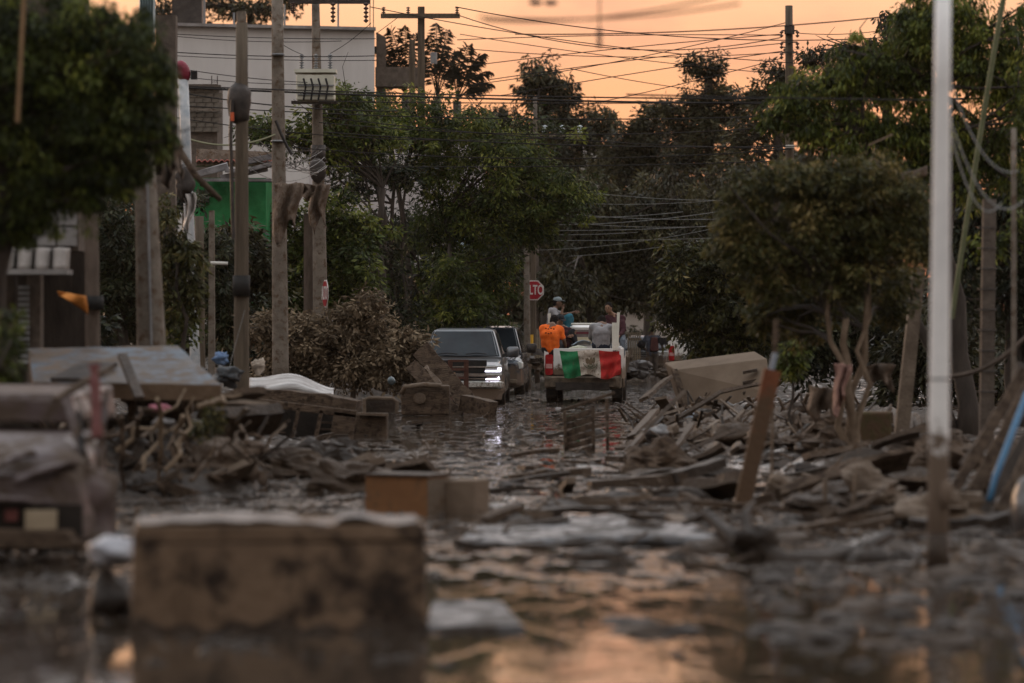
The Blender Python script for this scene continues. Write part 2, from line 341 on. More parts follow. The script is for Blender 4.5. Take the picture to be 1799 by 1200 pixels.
tree('street_tree', 'bare limbed dark tree whose forked branches show against the pale wall left of centre',
     [(640, 320, 50, 30), (700, 300, 60, 35), (590, 340, 34, 40), (700, 540, 60, 70), (690, 450, 30, 60)], 89,
     [(688, 690, 668, 330, .14), (688, 600, 690, 300, .08), (686, 560, 640, 310, .06), (684, 560, 720, 300, .06)], 'dark', .14, 1.7, .3, branches=46, seed=8, bark=BARKD)
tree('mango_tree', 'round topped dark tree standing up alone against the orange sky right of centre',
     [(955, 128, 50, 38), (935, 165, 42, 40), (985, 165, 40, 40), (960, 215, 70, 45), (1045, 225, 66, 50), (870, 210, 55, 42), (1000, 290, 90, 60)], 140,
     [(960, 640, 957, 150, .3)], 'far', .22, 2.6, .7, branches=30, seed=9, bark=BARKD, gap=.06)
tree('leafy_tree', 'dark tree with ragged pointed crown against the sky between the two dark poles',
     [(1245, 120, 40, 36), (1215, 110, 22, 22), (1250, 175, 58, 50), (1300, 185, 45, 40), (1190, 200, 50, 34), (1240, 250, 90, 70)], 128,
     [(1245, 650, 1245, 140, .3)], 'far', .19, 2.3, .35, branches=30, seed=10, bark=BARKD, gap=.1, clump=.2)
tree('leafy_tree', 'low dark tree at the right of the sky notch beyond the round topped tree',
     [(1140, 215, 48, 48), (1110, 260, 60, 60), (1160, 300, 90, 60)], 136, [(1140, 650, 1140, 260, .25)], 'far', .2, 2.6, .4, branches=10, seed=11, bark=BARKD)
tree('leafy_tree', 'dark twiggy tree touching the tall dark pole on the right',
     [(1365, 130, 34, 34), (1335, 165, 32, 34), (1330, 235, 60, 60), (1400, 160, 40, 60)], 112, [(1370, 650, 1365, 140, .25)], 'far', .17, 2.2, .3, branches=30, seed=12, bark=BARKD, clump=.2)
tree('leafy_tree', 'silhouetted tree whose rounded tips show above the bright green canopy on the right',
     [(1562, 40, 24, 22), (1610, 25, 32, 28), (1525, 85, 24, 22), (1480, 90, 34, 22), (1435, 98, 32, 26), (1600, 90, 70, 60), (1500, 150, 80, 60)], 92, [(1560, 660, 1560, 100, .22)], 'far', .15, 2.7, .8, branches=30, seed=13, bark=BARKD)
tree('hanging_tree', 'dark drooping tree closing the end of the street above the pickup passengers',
     [(1010, 420, 95, 90), (1100, 400, 90, 90), (1060, 500, 110, 60), (1150, 470, 80, 90), (980, 500, 60, 70, -10), (1180, 380, 90, 80), (1020, 350, 80, 50)], 118, [(1040, 664, 1030, 430, .2)], 'far', .2, 3.0, .9, branches=30, seed=14, bark=BARKD)
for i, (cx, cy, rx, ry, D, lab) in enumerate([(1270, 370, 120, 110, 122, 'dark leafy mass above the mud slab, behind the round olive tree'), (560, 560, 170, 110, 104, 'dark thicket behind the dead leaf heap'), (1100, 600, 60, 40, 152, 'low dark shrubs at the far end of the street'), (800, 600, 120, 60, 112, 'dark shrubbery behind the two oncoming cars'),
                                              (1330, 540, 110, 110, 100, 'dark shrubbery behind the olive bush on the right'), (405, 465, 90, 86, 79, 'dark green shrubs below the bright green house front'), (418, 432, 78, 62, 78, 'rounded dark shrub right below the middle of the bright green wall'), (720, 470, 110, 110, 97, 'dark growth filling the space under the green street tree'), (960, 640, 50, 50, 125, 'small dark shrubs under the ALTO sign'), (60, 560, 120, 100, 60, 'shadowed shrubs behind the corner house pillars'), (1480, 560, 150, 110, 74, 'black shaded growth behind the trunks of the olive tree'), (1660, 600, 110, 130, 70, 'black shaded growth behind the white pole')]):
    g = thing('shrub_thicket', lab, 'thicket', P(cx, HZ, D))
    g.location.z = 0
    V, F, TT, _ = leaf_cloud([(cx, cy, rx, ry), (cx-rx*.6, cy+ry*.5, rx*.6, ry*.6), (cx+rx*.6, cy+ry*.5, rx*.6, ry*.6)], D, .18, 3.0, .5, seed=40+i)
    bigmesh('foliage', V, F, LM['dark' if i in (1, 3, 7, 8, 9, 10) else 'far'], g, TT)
# far mass closing every sight line down the street
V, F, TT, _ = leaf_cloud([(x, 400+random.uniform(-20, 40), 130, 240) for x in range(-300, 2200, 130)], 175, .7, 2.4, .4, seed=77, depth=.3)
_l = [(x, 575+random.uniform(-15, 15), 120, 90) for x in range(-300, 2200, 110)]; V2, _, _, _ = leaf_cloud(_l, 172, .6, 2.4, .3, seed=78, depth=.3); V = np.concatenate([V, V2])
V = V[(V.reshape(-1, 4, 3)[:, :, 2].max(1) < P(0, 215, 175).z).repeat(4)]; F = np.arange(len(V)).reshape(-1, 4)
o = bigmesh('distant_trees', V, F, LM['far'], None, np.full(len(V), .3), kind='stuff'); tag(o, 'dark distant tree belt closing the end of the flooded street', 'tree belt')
tree('leafy_tree', 'dark tree showing sky through its leaves above the white building roof',
     [(400, 10, 50, 28), (470, 15, 55, 26), (520, -8, 45, 22), (350, -10, 40, 30), (285, 15, 28, 30)], 165, [(440, 640, 440, 20, .3)], 'far', .26, 2.0, .6, branches=26, seed=15, bark=BARKD, clump=.2)
# near and middle trees on the right
tree('overhanging_tree', 'large bright green tree with drooping leaf clusters overhanging the right side',
     [(1400, 175, 62, 50), (1465, 140, 70, 50), (1540, 120, 75, 62), (1600, 90, 60, 90), (1640, 40, 70, 80), (1360, 205, 42, 26), (1430, 225, 62, 40), (1520, 220, 82, 50), (1600, 230, 70, 70), (1720, 80, 90, 120), (1700, 250, 90, 100), (1520, 285, 60, 30), (1590, 300, 60, 40), (1790, 160, 60, 200)], 52,
     [(1700, 780, 1640, 160, .16), (1690, 760, 1520, 230, .09)], 'fresh', .10, 2.8, 1.2, aspect=.3, branches=60, seed=20, clump=.24, bark=BARKD, tb=.0)
tree('round_tree', 'rounded olive green tree with brown tinged leaves and mud coloured forked trunks',
     [(1330, 345, 72, 52), (1420, 330, 80, 50), (1500, 345, 80, 50), (1575, 350, 70, 55), (1330, 430, 78, 62), (1430, 430, 95, 72), (1540, 430, 90, 65), (1610, 400, 50, 70), (1480, 490, 90, 46), (1350, 495, 60, 36), (1400, 540, 36, 40, 1), (1380, 520, 70, 46, 1), (1570, 500, 60, 40, 1), (1440, 520, 60, 34, 1), (1300, 400, 60, 60), (1460, 390, 110, 70), (1350, 555, 56, 40, 1), (1415, 575, 40, 36, 1.5), (1560, 540, 56, 36, 1.5), (1470, 540, 60, 30, 2), (1500, 300, 80, 34), (1400, 305, 70, 34)], 43.5,
     [(1496, 838, 1492, 560, .075), (1494, 620, 1458, 500, .05), (1496, 650, 1518, 470, .055), (1500, 600, 1530, 440, .04)], 'olive', .072, 2.7, .6, tb=.07, branches=70, seed=21, clump=.25, bark=pm('muddy_bark', (.12, .085, .058), (.2, .15, .105), 8, bump=.5))
tree('bushy_tree', 'dense dark olive bush tree beside the mud coated slab right of the pickup',
     [(1205, 470, 62, 62), (1270, 470, 70, 70), (1190, 540, 55, 56), (1260, 560, 90, 60), (1330, 560, 70, 70), (1340, 490, 60, 60), (1290, 610, 80, 40)], 68,
     [(1270, 700, 1270, 560, .12)], 'olive', .12, 3.2, .5, branches=20, seed=22, bark=BARKD, tb=-.22)
tree('sapling', 'small bright green bush behind the leaning orange post', [(1395, 615, 34, 34), (1385, 640, 22, 24)], 50, [(1395, 700, 1395, 610, .03)], 'fresh', .1, 2.8, .8, cat='bush', branches=8, seed=23, bark=BARKD)
tree('shade_tree', 'near black tree with dangling lianas at the right edge behind the blue pipe',
     [(1745, 420, 70, 60), (1790, 330, 60, 90), (1700, 380, 50, 60), (1800, 520, 70, 120), (1690, 480, 50, 90)], 56, [(1775, 800, 1775, 350, .17), (1812, 800, 1800, 300, .2)], 'dark', .13, 2.0, .7, branches=30, seed=24, bark=BARKD)
tree('shade_tree', 'bright leafed sprays hanging at the right edge above the wire banded post', [(1740, 430, 46, 36), (1790, 400, 30, 40)], 50, [(1830, 790, 1800, 380, .05)], 'fresh', .11, 1.5, .9, cat='tree', branches=8, seed=25, bark=BARKD, tb=-.1)
# left
tree('overhanging_tree', 'very near dark green tree with drooping leaves filling the upper left corner',
     [(60, 60, 130, 110), (170, 70, 90, 95), (240, 120, 62, 110), (130, 200, 120, 100), (245, 215, 58, 70), (40, 300, 70, 100), (175, 270, 70, 60), (100, 290, 80, 60), (20, 380, 70, 70), (70, 350, 60, 60), (200, 320, 50, 30), (150, 330, 40, 56), (238, 290, 30, 50), (290, 235, 22, 44), (90, 95, 80, 80, 3), (180, 190, 80, 70, 3), (290, 130, 22, 60), (-20, 150, 80, 200)], 33,
     [(-60, 1000, 20, 150, .17)], 'fresh', .065, 3.6, 1.2, aspect=.3, branches=40, seed=30, clump=.22, bark=BARKD, tb=-.22)
tree('sapling', 'blurred green sprig at the left edge beside the blue mattress', [(12, 585, 30, 60), (5, 640, 40, 40)], 30, [(-10, 930, 5, 600, .02)], 'fresh', .08, 2.2, .8, cat='bush', branches=8, seed=31, bark=BARKD, tb=-.15)
tree('climber', 'brownish green climber hanging between the thick concrete pole and the wooden pole', [(322, 455, 44, 52), (335, 520, 26, 50), (300, 430, 34, 40), (290, 500, 30, 80), (290, 380, 26, 50)], 57, [(320, 700, 322, 470, .05)], 'olive', .11, 2.8, .8, cat='climbing plant', branches=10, seed=32, bark=BARKD, tb=-.12)
tree('sapling', 'bright green bush at the foot of the thick concrete pole', [(318, 572, 34, 40), (300, 550, 26, 30)], 58, [(318, 700, 318, 590, .03)], 'fresh', .11, 2.6, .5, cat='bush', branches=8, seed=33, bark=BARKD, tb=-.05)
tree('verge_tree', 'dark tree mass behind the wooden pole and thick concrete pole on the left', [(200, 420, 60, 90), (180, 520, 90, 90), (100, 560, 60, 70), (250, 480, 60, 90), (380, 470, 50, 90), (400, 560, 60, 60), (330, 350, 30, 30)], 76, [(220, 690, 220, 450, .15)], 'dark', .15, 3.0, .5, branches=20, seed=34, bark=BARKD, tb=.1)
tree('dead_bush', 'uprooted bush of dry brown mud stained leaves heaped left of the grey pickup',
     [(640, 565, 62, 50), (585, 590, 70, 50), (690, 610, 62, 48), (530, 590, 60, 46), (475, 575, 50, 44), (610, 640, 100, 50), (500, 640, 70, 46), (690, 650, 50, 40), (650, 530, 30, 30), (732, 640, 34, 50), (720, 600, 36, 30)], 71,
     [(600, 730, 640, 600, .07)], 'dead', .12, 3.4, .35, cat='dead bush', branches=60, seed=35, clump=.3)
# palms
def palm(label, bx, by, D, tips, seed):
    T = thing('palm_tree', label, 'palm tree', (P(bx, by, D).x, D, 0)); top = P(bx, by, D); g = random.Random(seed)
    MB().tube([Vector((top.x, D, -.2)), Vector((top.x+.1, D, top.z*.5)), top], [.24, .19, .14], 10).build('trunk', BARKD, T, smooth=True)
    for k, (tx, ty) in enumerate(tips):
        tip = P(tx, ty, D+g.uniform(-.9, .9)); mid = top.lerp(tip, .55)+Vector((0, 0, (tip-top).length*.42)); fl = (tip-top).length
        pts = [top.lerp(mid, s).lerp(mid.lerp(tip, s), s) for s in [i/15 for i in range(16)]]
        mb = MB().tube(pts, [.03*(1-i/16)+.005 for i in range(16)], 4)
        for i in range(26):
            s = .22+.78*i/25; f_ = s*15; a_ = min(14, int(f_)); q = pts[a_].lerp(pts[a_+1], f_-a_); tg = (pts[a_+1]-pts[a_]).normalized(); ln = .44*math.sin(math.pi*min(1, s*.75+.2))**.7
            for sg in (-1, 1):
                sd = Vector((tg.z, g.uniform(-.5, .5), -tg.x)).normalized()*sg
                dr = (sd*(.5+g.random()*.3)+tg*(.8+.4*g.random())+Vector((0, 0, -.65-g.random()*.45))).normalized(); e = q+dr*ln*(.8+.4*g.random()); wv = tg*.008
                mb.add([q-wv, q+wv, q.lerp(e, .5)+wv*1.2+Vector((0, 0, .03)), e+Vector((0, 0, -.06))], [(0, 1, 2), (0, 2, 3)])
        mb.build('frond', LM['far'], T)
    return T
palm('palm with feathery fronds left of the T shaped pole beside the white building', 712, 165, 128, [(682, 50), (666, 66), (733, 58), (668, 105), (712, 44), (690, 85), (748, 100), (664, 140), (655, 84)], 1)
palm('palm with feathery fronds just right of the T shaped pole', 768, 172, 126, [(766, 40), (790, 52), (803, 90), (752, 62), (744, 112), (806, 122), (780, 80)], 2)
palm('palm with a spreading fan of fronds furthest right, above the green street tree', 803, 178, 122, [(828, 78), (852, 96), (864, 128), (806, 90), (850, 158), (838, 110), (792, 120), (866, 150)], 3)
# ---------------------------------------------------------------- materials for built things
CONC = pm('concrete', (.115, .095, .075), (.20, .17, .14), 5, bump=.4, mud=(MUDC, .42))
CONCD = pm('dark_concrete', (.07, .055, .045), (.13, .105, .085), 6, bump=.4)
WOODP = pm('weathered_wood', (.065, .05, .036), (.125, .098, .07), 5, bump=.6, stretch=(3, 3, .25))
WALLW = pm('white_wall', (.50, .475, .455), (.68, .655, .635), .7, bump=.1, rough=.9, contrast=.2, stretch=(1, 1, .25))
WALLP = pm('pale_wall', (.42, .37, .33), (.52, .47, .42), .9, bump=.1, rough=.9)
GREEN = pm('green_wall', (.012, .12, .035), (.035, .23, .08), 2.5, bump=.2, rough=.7)
STEEL = pm('galvanised_steel', (.16, .17, .18), (.26, .27, .28), 4, metal=.6, rough=.45)
BLACK = pm('black_rubber', (.012, .012, .012), (.022, .021, .02), 8, rough=.7)
DARK = pm('dark_metal', (.03, .026, .024), (.06, .05, .045), 6, rough=.55)
PORC = pm('insulator_glaze', (.05, .03, .025), (.09, .05, .04), 8, rough=.25)
PORW = pm('pale_insulator', (.45, .52, .55), (.6, .66, .7), 8, rough=.2)
MUDBOARD = pm('muddy_board', (.050, .034, .023), (.115, .080, .055), 5, bump=.7, stretch=(.4, 2, 2), mud=(MUDD, .45))
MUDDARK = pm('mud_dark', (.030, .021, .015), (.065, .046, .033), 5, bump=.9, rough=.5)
MUDTAN = pm('mud_tan', (.085, .062, .044), (.16, .12, .088), 3.5, bump=.6, rough=.7, mud=(MUDC, .4))
MUDCLOTH = pm('muddy_cloth', (.09, .066, .05), (.17, .13, .10), 5, bump=.9, mud=(MUDC, .45))
# ---------------------------------------------------------------- buildings
b = thing('commercial_building', 'large windowless pale grey building behind the poles at upper left', 'building', (P(480, HZ, 118).x, 118, 0))
MB().add([P(300, 43, 118), P(658, 51, 118), P(658, HZ, 118), P(300, HZ, 118), P(300, 43, 128), P(658, 51, 128), P(658, HZ, 128), P(300, HZ, 128)], [(0, 1, 2, 3), (7, 6, 5, 4), (1, 5, 6, 2), (4, 0, 3, 7), (4, 5, 1, 0)]).build('wall', WALLW, b)
MB().beam(P(298, 43, 117.9), P(660, 51, 117.9), .3, .1).build('parapet', pm('parapet_grime', (.20, .18, .17), (.34, .32, .31), 3), b)
MB().add([P(661, 56, 118.6), P(678, 66, 118.6), P(678, HZ, 118.6), P(661, HZ, 118.6), P(661, 56, 127), P(678, 66, 127), P(678, HZ, 127), P(661, HZ, 127)], [(0, 1, 2, 3), (7, 6, 5, 4), (1, 5, 6, 2), (4, 0, 3, 7), (4, 5, 1, 0)]).build('shaded_return', CONCD, b)  # return side of the pale building, its darker shade put into the colour
MB().box(P(700, 137, 119), (1.5, 1.2, .64)).build('balcony', CONCD, b)
MB().box(P(332, 14, 121), (1.0, 1.5, 1.12)).build('roof_room', DARK, b)
for px, y0, y1 in ((359, -20, 43), (411, 22, 43), (500, 8, 47), (594, 5, 49)): MB().tube([P(px, y1, 118.4), P(px, y0, 118.4)], .035, 6).build('roof_mast', STEEL, b)
for px in (650, 656): MB().tube([P(px, 50, 118.4), P(px, -20, 118.4)], .02, 4).build('roof_mast', DARK, b)
h = thing('block_building', 'unfinished grey block storey with bare rebar in front of the big pale building', 'building', (P(358, HZ, 105).x, 105, 0))
bm = [pm('block_grey', (.10, .085, .07), (.17, .15, .125), 6, bump=.5), pm('block_brown', (.10, .07, .05), (.16, .12, .09), 6, bump=.5)]
MB().box(P(356, 300, 106.2), (S(62, 105), 2, S(300, 105))).build('wall', CONCD, h)
blk = None
for r_ in range(9):
    for c_ in range(4):
        px = 336+c_*15+(r_ % 2)*4-2; py = 159+r_*8.6
        o = MB().box((0, 0, 0), (S(14, 105), .1, S(7.6, 105))).build('block', bm[(r_*3+c_*5) % 2], h, local=True) if r_+c_ < 1 else blk.copy()
        if r_+c_ == 0: blk = o
        else: COL.objects.link(o)
        o.parent = h; o.location = P(px, py, 105.1)-wl(h)
MB().beam(P(326, 152, 105), P(388, 152, 105), .3, .08).build('ring_beam', CONCD, h); MB().beam(P(326, 192, 104.9), P(388, 194, 104.9), .1, .06).build('lintel', CONC, h)
for px in (372, 382): MB().tube([P(px, 151, 105), P(px, 133, 105)], .015, 5).build('rebar', DARK, h)
MB().tube([P(371, 144, 105), P(383, 144, 105)], .012, 4).build('rebar', DARK, h)
g = thing('green_house', 'bright green painted house front under a battered red and grey roof', 'house', (P(405, HZ, 82).x, 82, 0))
MB().box(P(408, 430, 83.5), (S(136, 82), 3, S(230, 82))).build('wall', GREEN, g)
MB().box(P(358, 345, 81.95), (S(20, 82), .06, S(22, 82))).build('window', pm('window_dark', (.02, .04, .02), (.05, .09, .05), 5, rough=.2), g)
for i in range(4): MB().box(P(351+i*5, 345, 81.9), (.02, .03, S(22, 82))).build('window_bar', DARK, g)
RT = pm('red_roof_tile', (.22, .06, .05), (.36, .13, .11), 5)
for i in range(14):
    px = 345+i*10; MB().grid(3, 4, lambda u_, v_, px=px: P(px+u_*9.2, 285-10*v_, 82.3+v_*1.6)+Vector((0, 0, .05*math.sin(u_*math.pi)))).build('roof_tile', RT, g, solid=.02)
for i, (a0, c0, a1, c1, th) in enumerate([(345, 305, 400, 292, 12), (390, 312, 470, 296, 9), (420, 286, 490, 272, 9), (350, 316, 478, 318, 5), (395, 300, 440, 302, 6), (440, 300, 486, 288, 7)]):
    MB().beam(P(a0, c0, 81.6-.05*i), P(a1, c1, 81.6-.05*i), .35, S(th, 82)).jit(.04, 3, i).build('roof_sheet', pm('grey_scrap', (.11, .10, .10), (.24, .23, .235), 4, bump=.5), g)
MB().add([P(345, 262, 82.6), P(480, 268, 82.6), P(480, 292, 82.4), P(345, 292, 82.4)], [(0, 1, 2, 3)]).build('roof_scrap', MUDCLOTH, g, solid=.05)
p_ = thing('pale_house', 'pale pinkish house glimpsed through gaps in the street trees', 'house', (P(740, HZ, 100).x, 100, 0))
MB().box(P(700, 440, 101.5), (S(310, 100), 2.5, S(370, 100))).build('wall', pm('pale_pink_wall', (.46, .42, .42), (.58, .54, .53), 1, bump=.1), p_)
MB().box(P(830, 395, 100.1), (S(60, 100), .3, S(12, 100))).build('canopy', WALLP, p_); MB().box(P(818, 430, 100.2), (S(30, 100), .1, S(30, 100))).build('window', pm('pale_glass', (.35, .45, .5), (.45, .55, .6), 3, rough=.1), p_)
p2 = thing('far_house', 'blank beige house wall beyond the walking man at the street end', 'house', (P(1160, HZ, 152).x, 152, 0))
MB().box(P(1165, 600, 153), (S(150, 152), 1.5, S(120, 152))).build('wall', WALLP, p2); MB().beam(P(1090, 541, 152), P(1240, 541, 152), .3, .08).build('coping', CONC, p2)
p3 = thing('white_house', 'scrap of white house wall showing through the far trees beside the crossarm', 'house', (P(1040, HZ, 150).x, 150, 0))
MB().box(P(1037, 290, 150), (S(32, 150), 1, S(108, 150))).build('wall', WALLW, p3)
for i in range(3): MB().beam(P(1024, 240+i*6, 149.4), P(1050, 240+i*6, 149.4), .06, .03).build('louvre', WALLW, p3)
lh = thing('corner_house', 'blurred grey block house with scalloped balcony at the left edge', 'house', (P(60, HZ, 42).x, 42, 0))
hx = [P(-330, HZ, 42).x, P(136, HZ, 42).x]
MB().add([(hx[0], 42.1, P(0, 440, 42).z), (hx[1], 42.1, P(0, 440, 42).z), (hx[1], 42.1, 6.5), (hx[0], 42.1, 6.5), (hx[0], 43.2, P(0, 440, 42).z), (hx[1], 43.2, P(0, 440, 42).z), (hx[1], 43.2, 6.5), (hx[0], 43.2, 6.5)], [(0, 1, 2, 3), (5, 4, 7, 6), (1, 5, 6, 2), (4, 0, 3, 7), (3, 2, 6, 7), (0, 4, 5, 1)]).build('wall', CONCD, lh)
BL = pm('balcony_block', (.17, .16, .155), (.26, .25, .24), 4, bump=.3)
blk = None
for r_ in range(5):
    for c_ in range(9):
        o = MB().box((0, 0, 0), (S(33, 42), .08, S(33, 42))).build('block', BL, lh, local=True, bevel=.008) if blk is None else blk.copy()
        if blk is None: blk = o
        else: COL.objects.link(o)
        o.parent = lh; o.location = P(118-c_*36, 416-r_*36, 42.04)-wl(lh)
for i in range(9):
    x0 = 122-i*31; MB().grid(5, 5, lambda u_, v_, x0=x0: P(x0-u_*28, 436+v_*38, 41.95)+Vector((0, -.20*math.sin(u_*math.pi)-.12*v_, 0))).build('scallop', pm('pale_scallop', (.26, .24, .22), (.36, .33, .31), 5, bump=.2), lh, solid=.03, smooth=True)
MB().box(P(-60, 478, 41.9), (S(365, 42), .55, S(9, 42))).build('ledge', BL, lh)
for px, wd in ((20, 16), (62, 24), (-30, 30)): MB().box(P(px, 600, 42.6), (S(wd, 42), .3, S(250, 42))).build('pillar', CONCD, lh)
for i in range(14): MB().box(P(42, 505+i*10, 42.4), (S(20, 42), .04, S(7, 42))).build('shutter_slat', STEEL, lh)
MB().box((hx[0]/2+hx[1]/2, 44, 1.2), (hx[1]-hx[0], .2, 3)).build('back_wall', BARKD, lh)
o = MB().grid(8, 8, lambda u_, v_: P(100+52*u_, 512+8*u_+(6+28*u_)*v_-6*math.sin(u_*3)*v_, 41)+Vector((0, .15*math.sin(u_*6+v_*2), 0))).build('orange_tarp', pm('orange_tarpaulin', (.42, .15, .03), (.55, .22, .05), 4), None, solid=.01, smooth=True, label='torn orange tarpaulin scrap tied to the short wooden pole at left', cat='tarpaulin')
# ---------------------------------------------------------------- poles
def pole(label, D, x0, y0, x1, y1, w0, w1, mat, cat='utility pole', n=14, base=None, square=False, name='utility_pole'):
    """from photo pixel (x0,y0) low to (x1,y1) high, widths in pixels; runs on down to the ground"""
    a = P(x0, y0, D); z = P(x1, y1, D); d = (z-a).normalized(); k = (a.z+.15)/d.z if d.z else 0; g0 = a-d*k
    T = thing(name, label, cat, (g0.x, D, 0)); L_ = (z-g0).length; la = (a-g0).length
    pts = [g0.lerp(z, i/6) for i in range(7)]; rs = [S((w0+(w1-w0)*((z-g0).length*i/6-la)/max(.1, L_-la)), D)/2 for i in range(7)]
    MB().tube(pts, [max(.02, q)*(1.3 if square else 1) for q in rs], 4 if square else n).build('shaft', mat, T, smooth=not square)
    return T
def band(T, px, py, D, w_, h_, mat, nm='band'): MB().tube([P(px, py+h_/2, D), P(px, py-h_/2, D)], S(w_, D)/2, 14).build(nm, mat, T, smooth=True)
def insulator(T, top, down, r=.055, k=5, mat=PORC, nm='insulator'):
    mb = MB(); mb.tube([top, top+down], r*.3, 6)
    for i in range(k): c = top+down*((i+.5)/k); q = down.normalized()*(down.length/k*.32); mb.tube([c-q, c, c+q], [r*.5, r, r*.45], 9)
    return mb.build(nm, mat, T, smooth=True)
pA = pole('dark wooden pole with black band and bulky dark wrapping, before the green house', 54.5, 424, 770, 425, 40, 29, 21, WOODP)
band(pA, 424, 502, 54.45, 31, 36, BLACK); MB().tube([P(424, 148, 54.5), P(422, 160, 54.5), P(420, 178, 54.5), P(421, 200, 54.5), P(424, 214, 54.5)], [.09, .17, .185, .17, .12], 12).jit(.03, 7, 2).build('wrapping', DARK, pA, smooth=True); MB().tube([P(408, 176, 54.3), P(405, 235, 54.3), P(410, 420, 54.3)], .03, 6).build('conduit', DARK, pA); MB().box(P(408, 205, 54.2), (.05, .05, .13)).build('marker', pm('orange_marker', (.5, .09, .04), (.6, .12, .05), 5), pA); MB().tube([P(425, 45, 54.5), P(424, 20, 54.5)], S(9, 54), 8).build('cap_pipe', CONC, pA)
pB = pole('plain pale concrete pole standing behind the muddy sofa heap', 66, 493, 660, 487, -25, 30, 20, CONC)
for y in (96, 248): band(pB, 488, y, 65.9, 24, 3, STEEL)
pC = pole('concrete pole carrying the white transformer and a long crossarm', 73, 563, 545, 554, -25, 27, 13, CONC)
ca = MB().beam(P(508, 3, 72.8), P(650, 3, 72.8), S(9, 73), S(7, 73)).build('crossarm', DARK, pC)
for px, y1 in ((515, 22), (585, 38), (643, 38)): insulator(pC, P(px, 4, 72.7), Vector((0, 0, -S(y1-2, 73))), .06, 5)
tr = MB().box(P(555, 155, 72.3), (S(66, 73), .55, S(44, 73))).build('transformer_tank', pm('cream_enamel', (.50, .49, .40), (.62, .61, .52), 3, rough=.5, bump=.1), pC, bevel=.03)
MB().box(P(555, 126, 72.3), (S(72, 73), .62, S(6, 73))).build('transformer_lid', MATS['cream_enamel'], tr)
for i in range(4): MB().tube([P(533+i*13, 138, 71.95), P(537+i*13, 152, 71.9), P(533+i*13, 176, 71.9)], .022, 5).build('hose', BLACK, tr)
for i in range(2): MB().box(P(555, 150+i*16, 72.0), (S(64, 73), .03, S(2, 73))).build('tank_rib', STEEL, tr)
for px in (530, 555, 580): insulator(tr, P(px, 95, 72.4), Vector((0, 0, -S(26, 73))), .055, 6, STEEL)
MB().beam(P(512, 180, 72.8), P(592, 180, 72.8), .15, .06).build('bracket', DARK, pC)
band(pC, 559, 270, 72.9, 26, 30, DARK, 'cable_wrap'); MB().ball(P(558, 300, 72.7), (S(16, 73), .2, S(22, 73)), 10, 7).jit(.06, 6, 4).build('cable_knot', DARK, pC, smooth=True)
MB().box(P(543, 540, 73.3), (S(18, 73), .2, S(330, 73))).build('ragged_bark', BARK, pC)
pD = pole('T shaped wooden pole with three small insulators against the orange sky', 105, 740, 300, 740, 12, 14, 13, WOODP, square=True)
MB().beam(P(669, 28, 104.8), P(808, 28, 104.8), .14, S(8, 105)).build('crossarm', WOODP, pD)
for px in (674, 717, 803): insulator(pD, P(px, 24, 104.8), Vector((0, 0, S(12, 105))), .07, 3)
MB().tube([P(762, 112, 104.6), P(762, 92, 104.6)], S(6, 105), 10).build('transformer_can', STEEL, pD)
pole('shorter stub pole just left of the T shaped pole', 108, 724, 300, 724, 70, 12, 11, WOODP, square=True)
pE = pole('slim distant pole with three pale insulators on one sided crossarm above the trees', 108, 942, 420, 940, 170, 8, 7, CONCD)
MB().beam(P(938, 237, 107.8), P(1025, 238, 107.8), .12, S(4, 108)).build('crossarm', CONC, pE)
for px in (957, 988, 1019): insulator(pE, P(px, 220, 107.7), Vector((0, 0, -S(14, 108))), .09, 3, PORW)
pF = pole('tall dark pole with insulator strings against the sky on the right', 98, 1388, 400, 1386, 10, 16, 13, WOODP)
MB().tube([P(1387, 60, 97.9), P(1387, 45, 97.9)], S(9, 98), 12).build('collar', DARK, pF)
for sgn in (-1, 1):
    for y in (54, 74, 92): insulator(pF, P(1387+14*sgn, y, 97.8), Vector((0, 0, -S(12, 98))), .06, 2); MB().beam(P(1387, y, 97.85), P(1387+14*sgn, y, 97.85), .04, .04).build('arm', DARK, pF)
MB().box(P(1388, 257, 97.7), (S(15, 98), .2, S(4, 98))).build('bright_band', pm('reflective_band', (.8, .78, .7), (.9, .9, .85), 5, rough=.3), pF)
pole('tall pale concrete pole partly covering the ALTO sign', 100, 926, 600, 925, 400, 12, 9, CONC)
pG = pole('thick tapered concrete pole leaning slightly behind the blue topped slab', 44, 266, 606, 254, 270, 52, 36, CONC)
MB().tube([P(266, 606, 43.8), P(258, 280, 43.8)], .018, 5).build('conduit', STEEL, pG)
pH = pole('short wooden pole with wide black band beside the corner house', 41.5, 163, 600, 160, 300, 27, 24, BARK)
band(pH, 166, 532, 41.4, 33, 24, BLACK)
pole('square brown concrete column rising behind the near tree at upper left', 60, 292, 300, 293, 28, 38, 38, CONCD, cat='column', name='column', square=True)
pI = pole('square post with a short white tube arm, left of the dark wooden pole', 62, 372, 660, 372, 370, 13, 10, CONC, square=True)
MB().tube([P(370, 462, 61.8), P(400, 463, 61.8)], S(3, 62), 8).build('tube_arm', pm('white_plastic', (.5, .48, .44), (.6, .58, .53), 5), pI)
pole('bark brown wooden post beside the square post at left', 63, 352, 660, 350, 380, 18, 16, WOODP)
pL = pole('white street light column with blue stains and maroon dome head', 62, 333, 400, 322, 140, 18, 18, pm('stained_white_metal', (.32, .36, .40), (.55, .55, .54), 6, rough=.4), name='light_column', cat='street light')
MB().ball(P(321, 125, 62), (S(13, 62), S(13, 62), S(20, 62)), 14, 10, Matrix.Rotation(R(-20), 3, 'Y')).build('dome_head', pm('maroon_dome', (.16, .02, .035), (.22, .03, .05), 4, rough=.4), pL, smooth=True)
MB().box(P(341, 132, 62), (S(11, 62), .1, S(15, 62))).build('sensor_box', BLACK, pL)
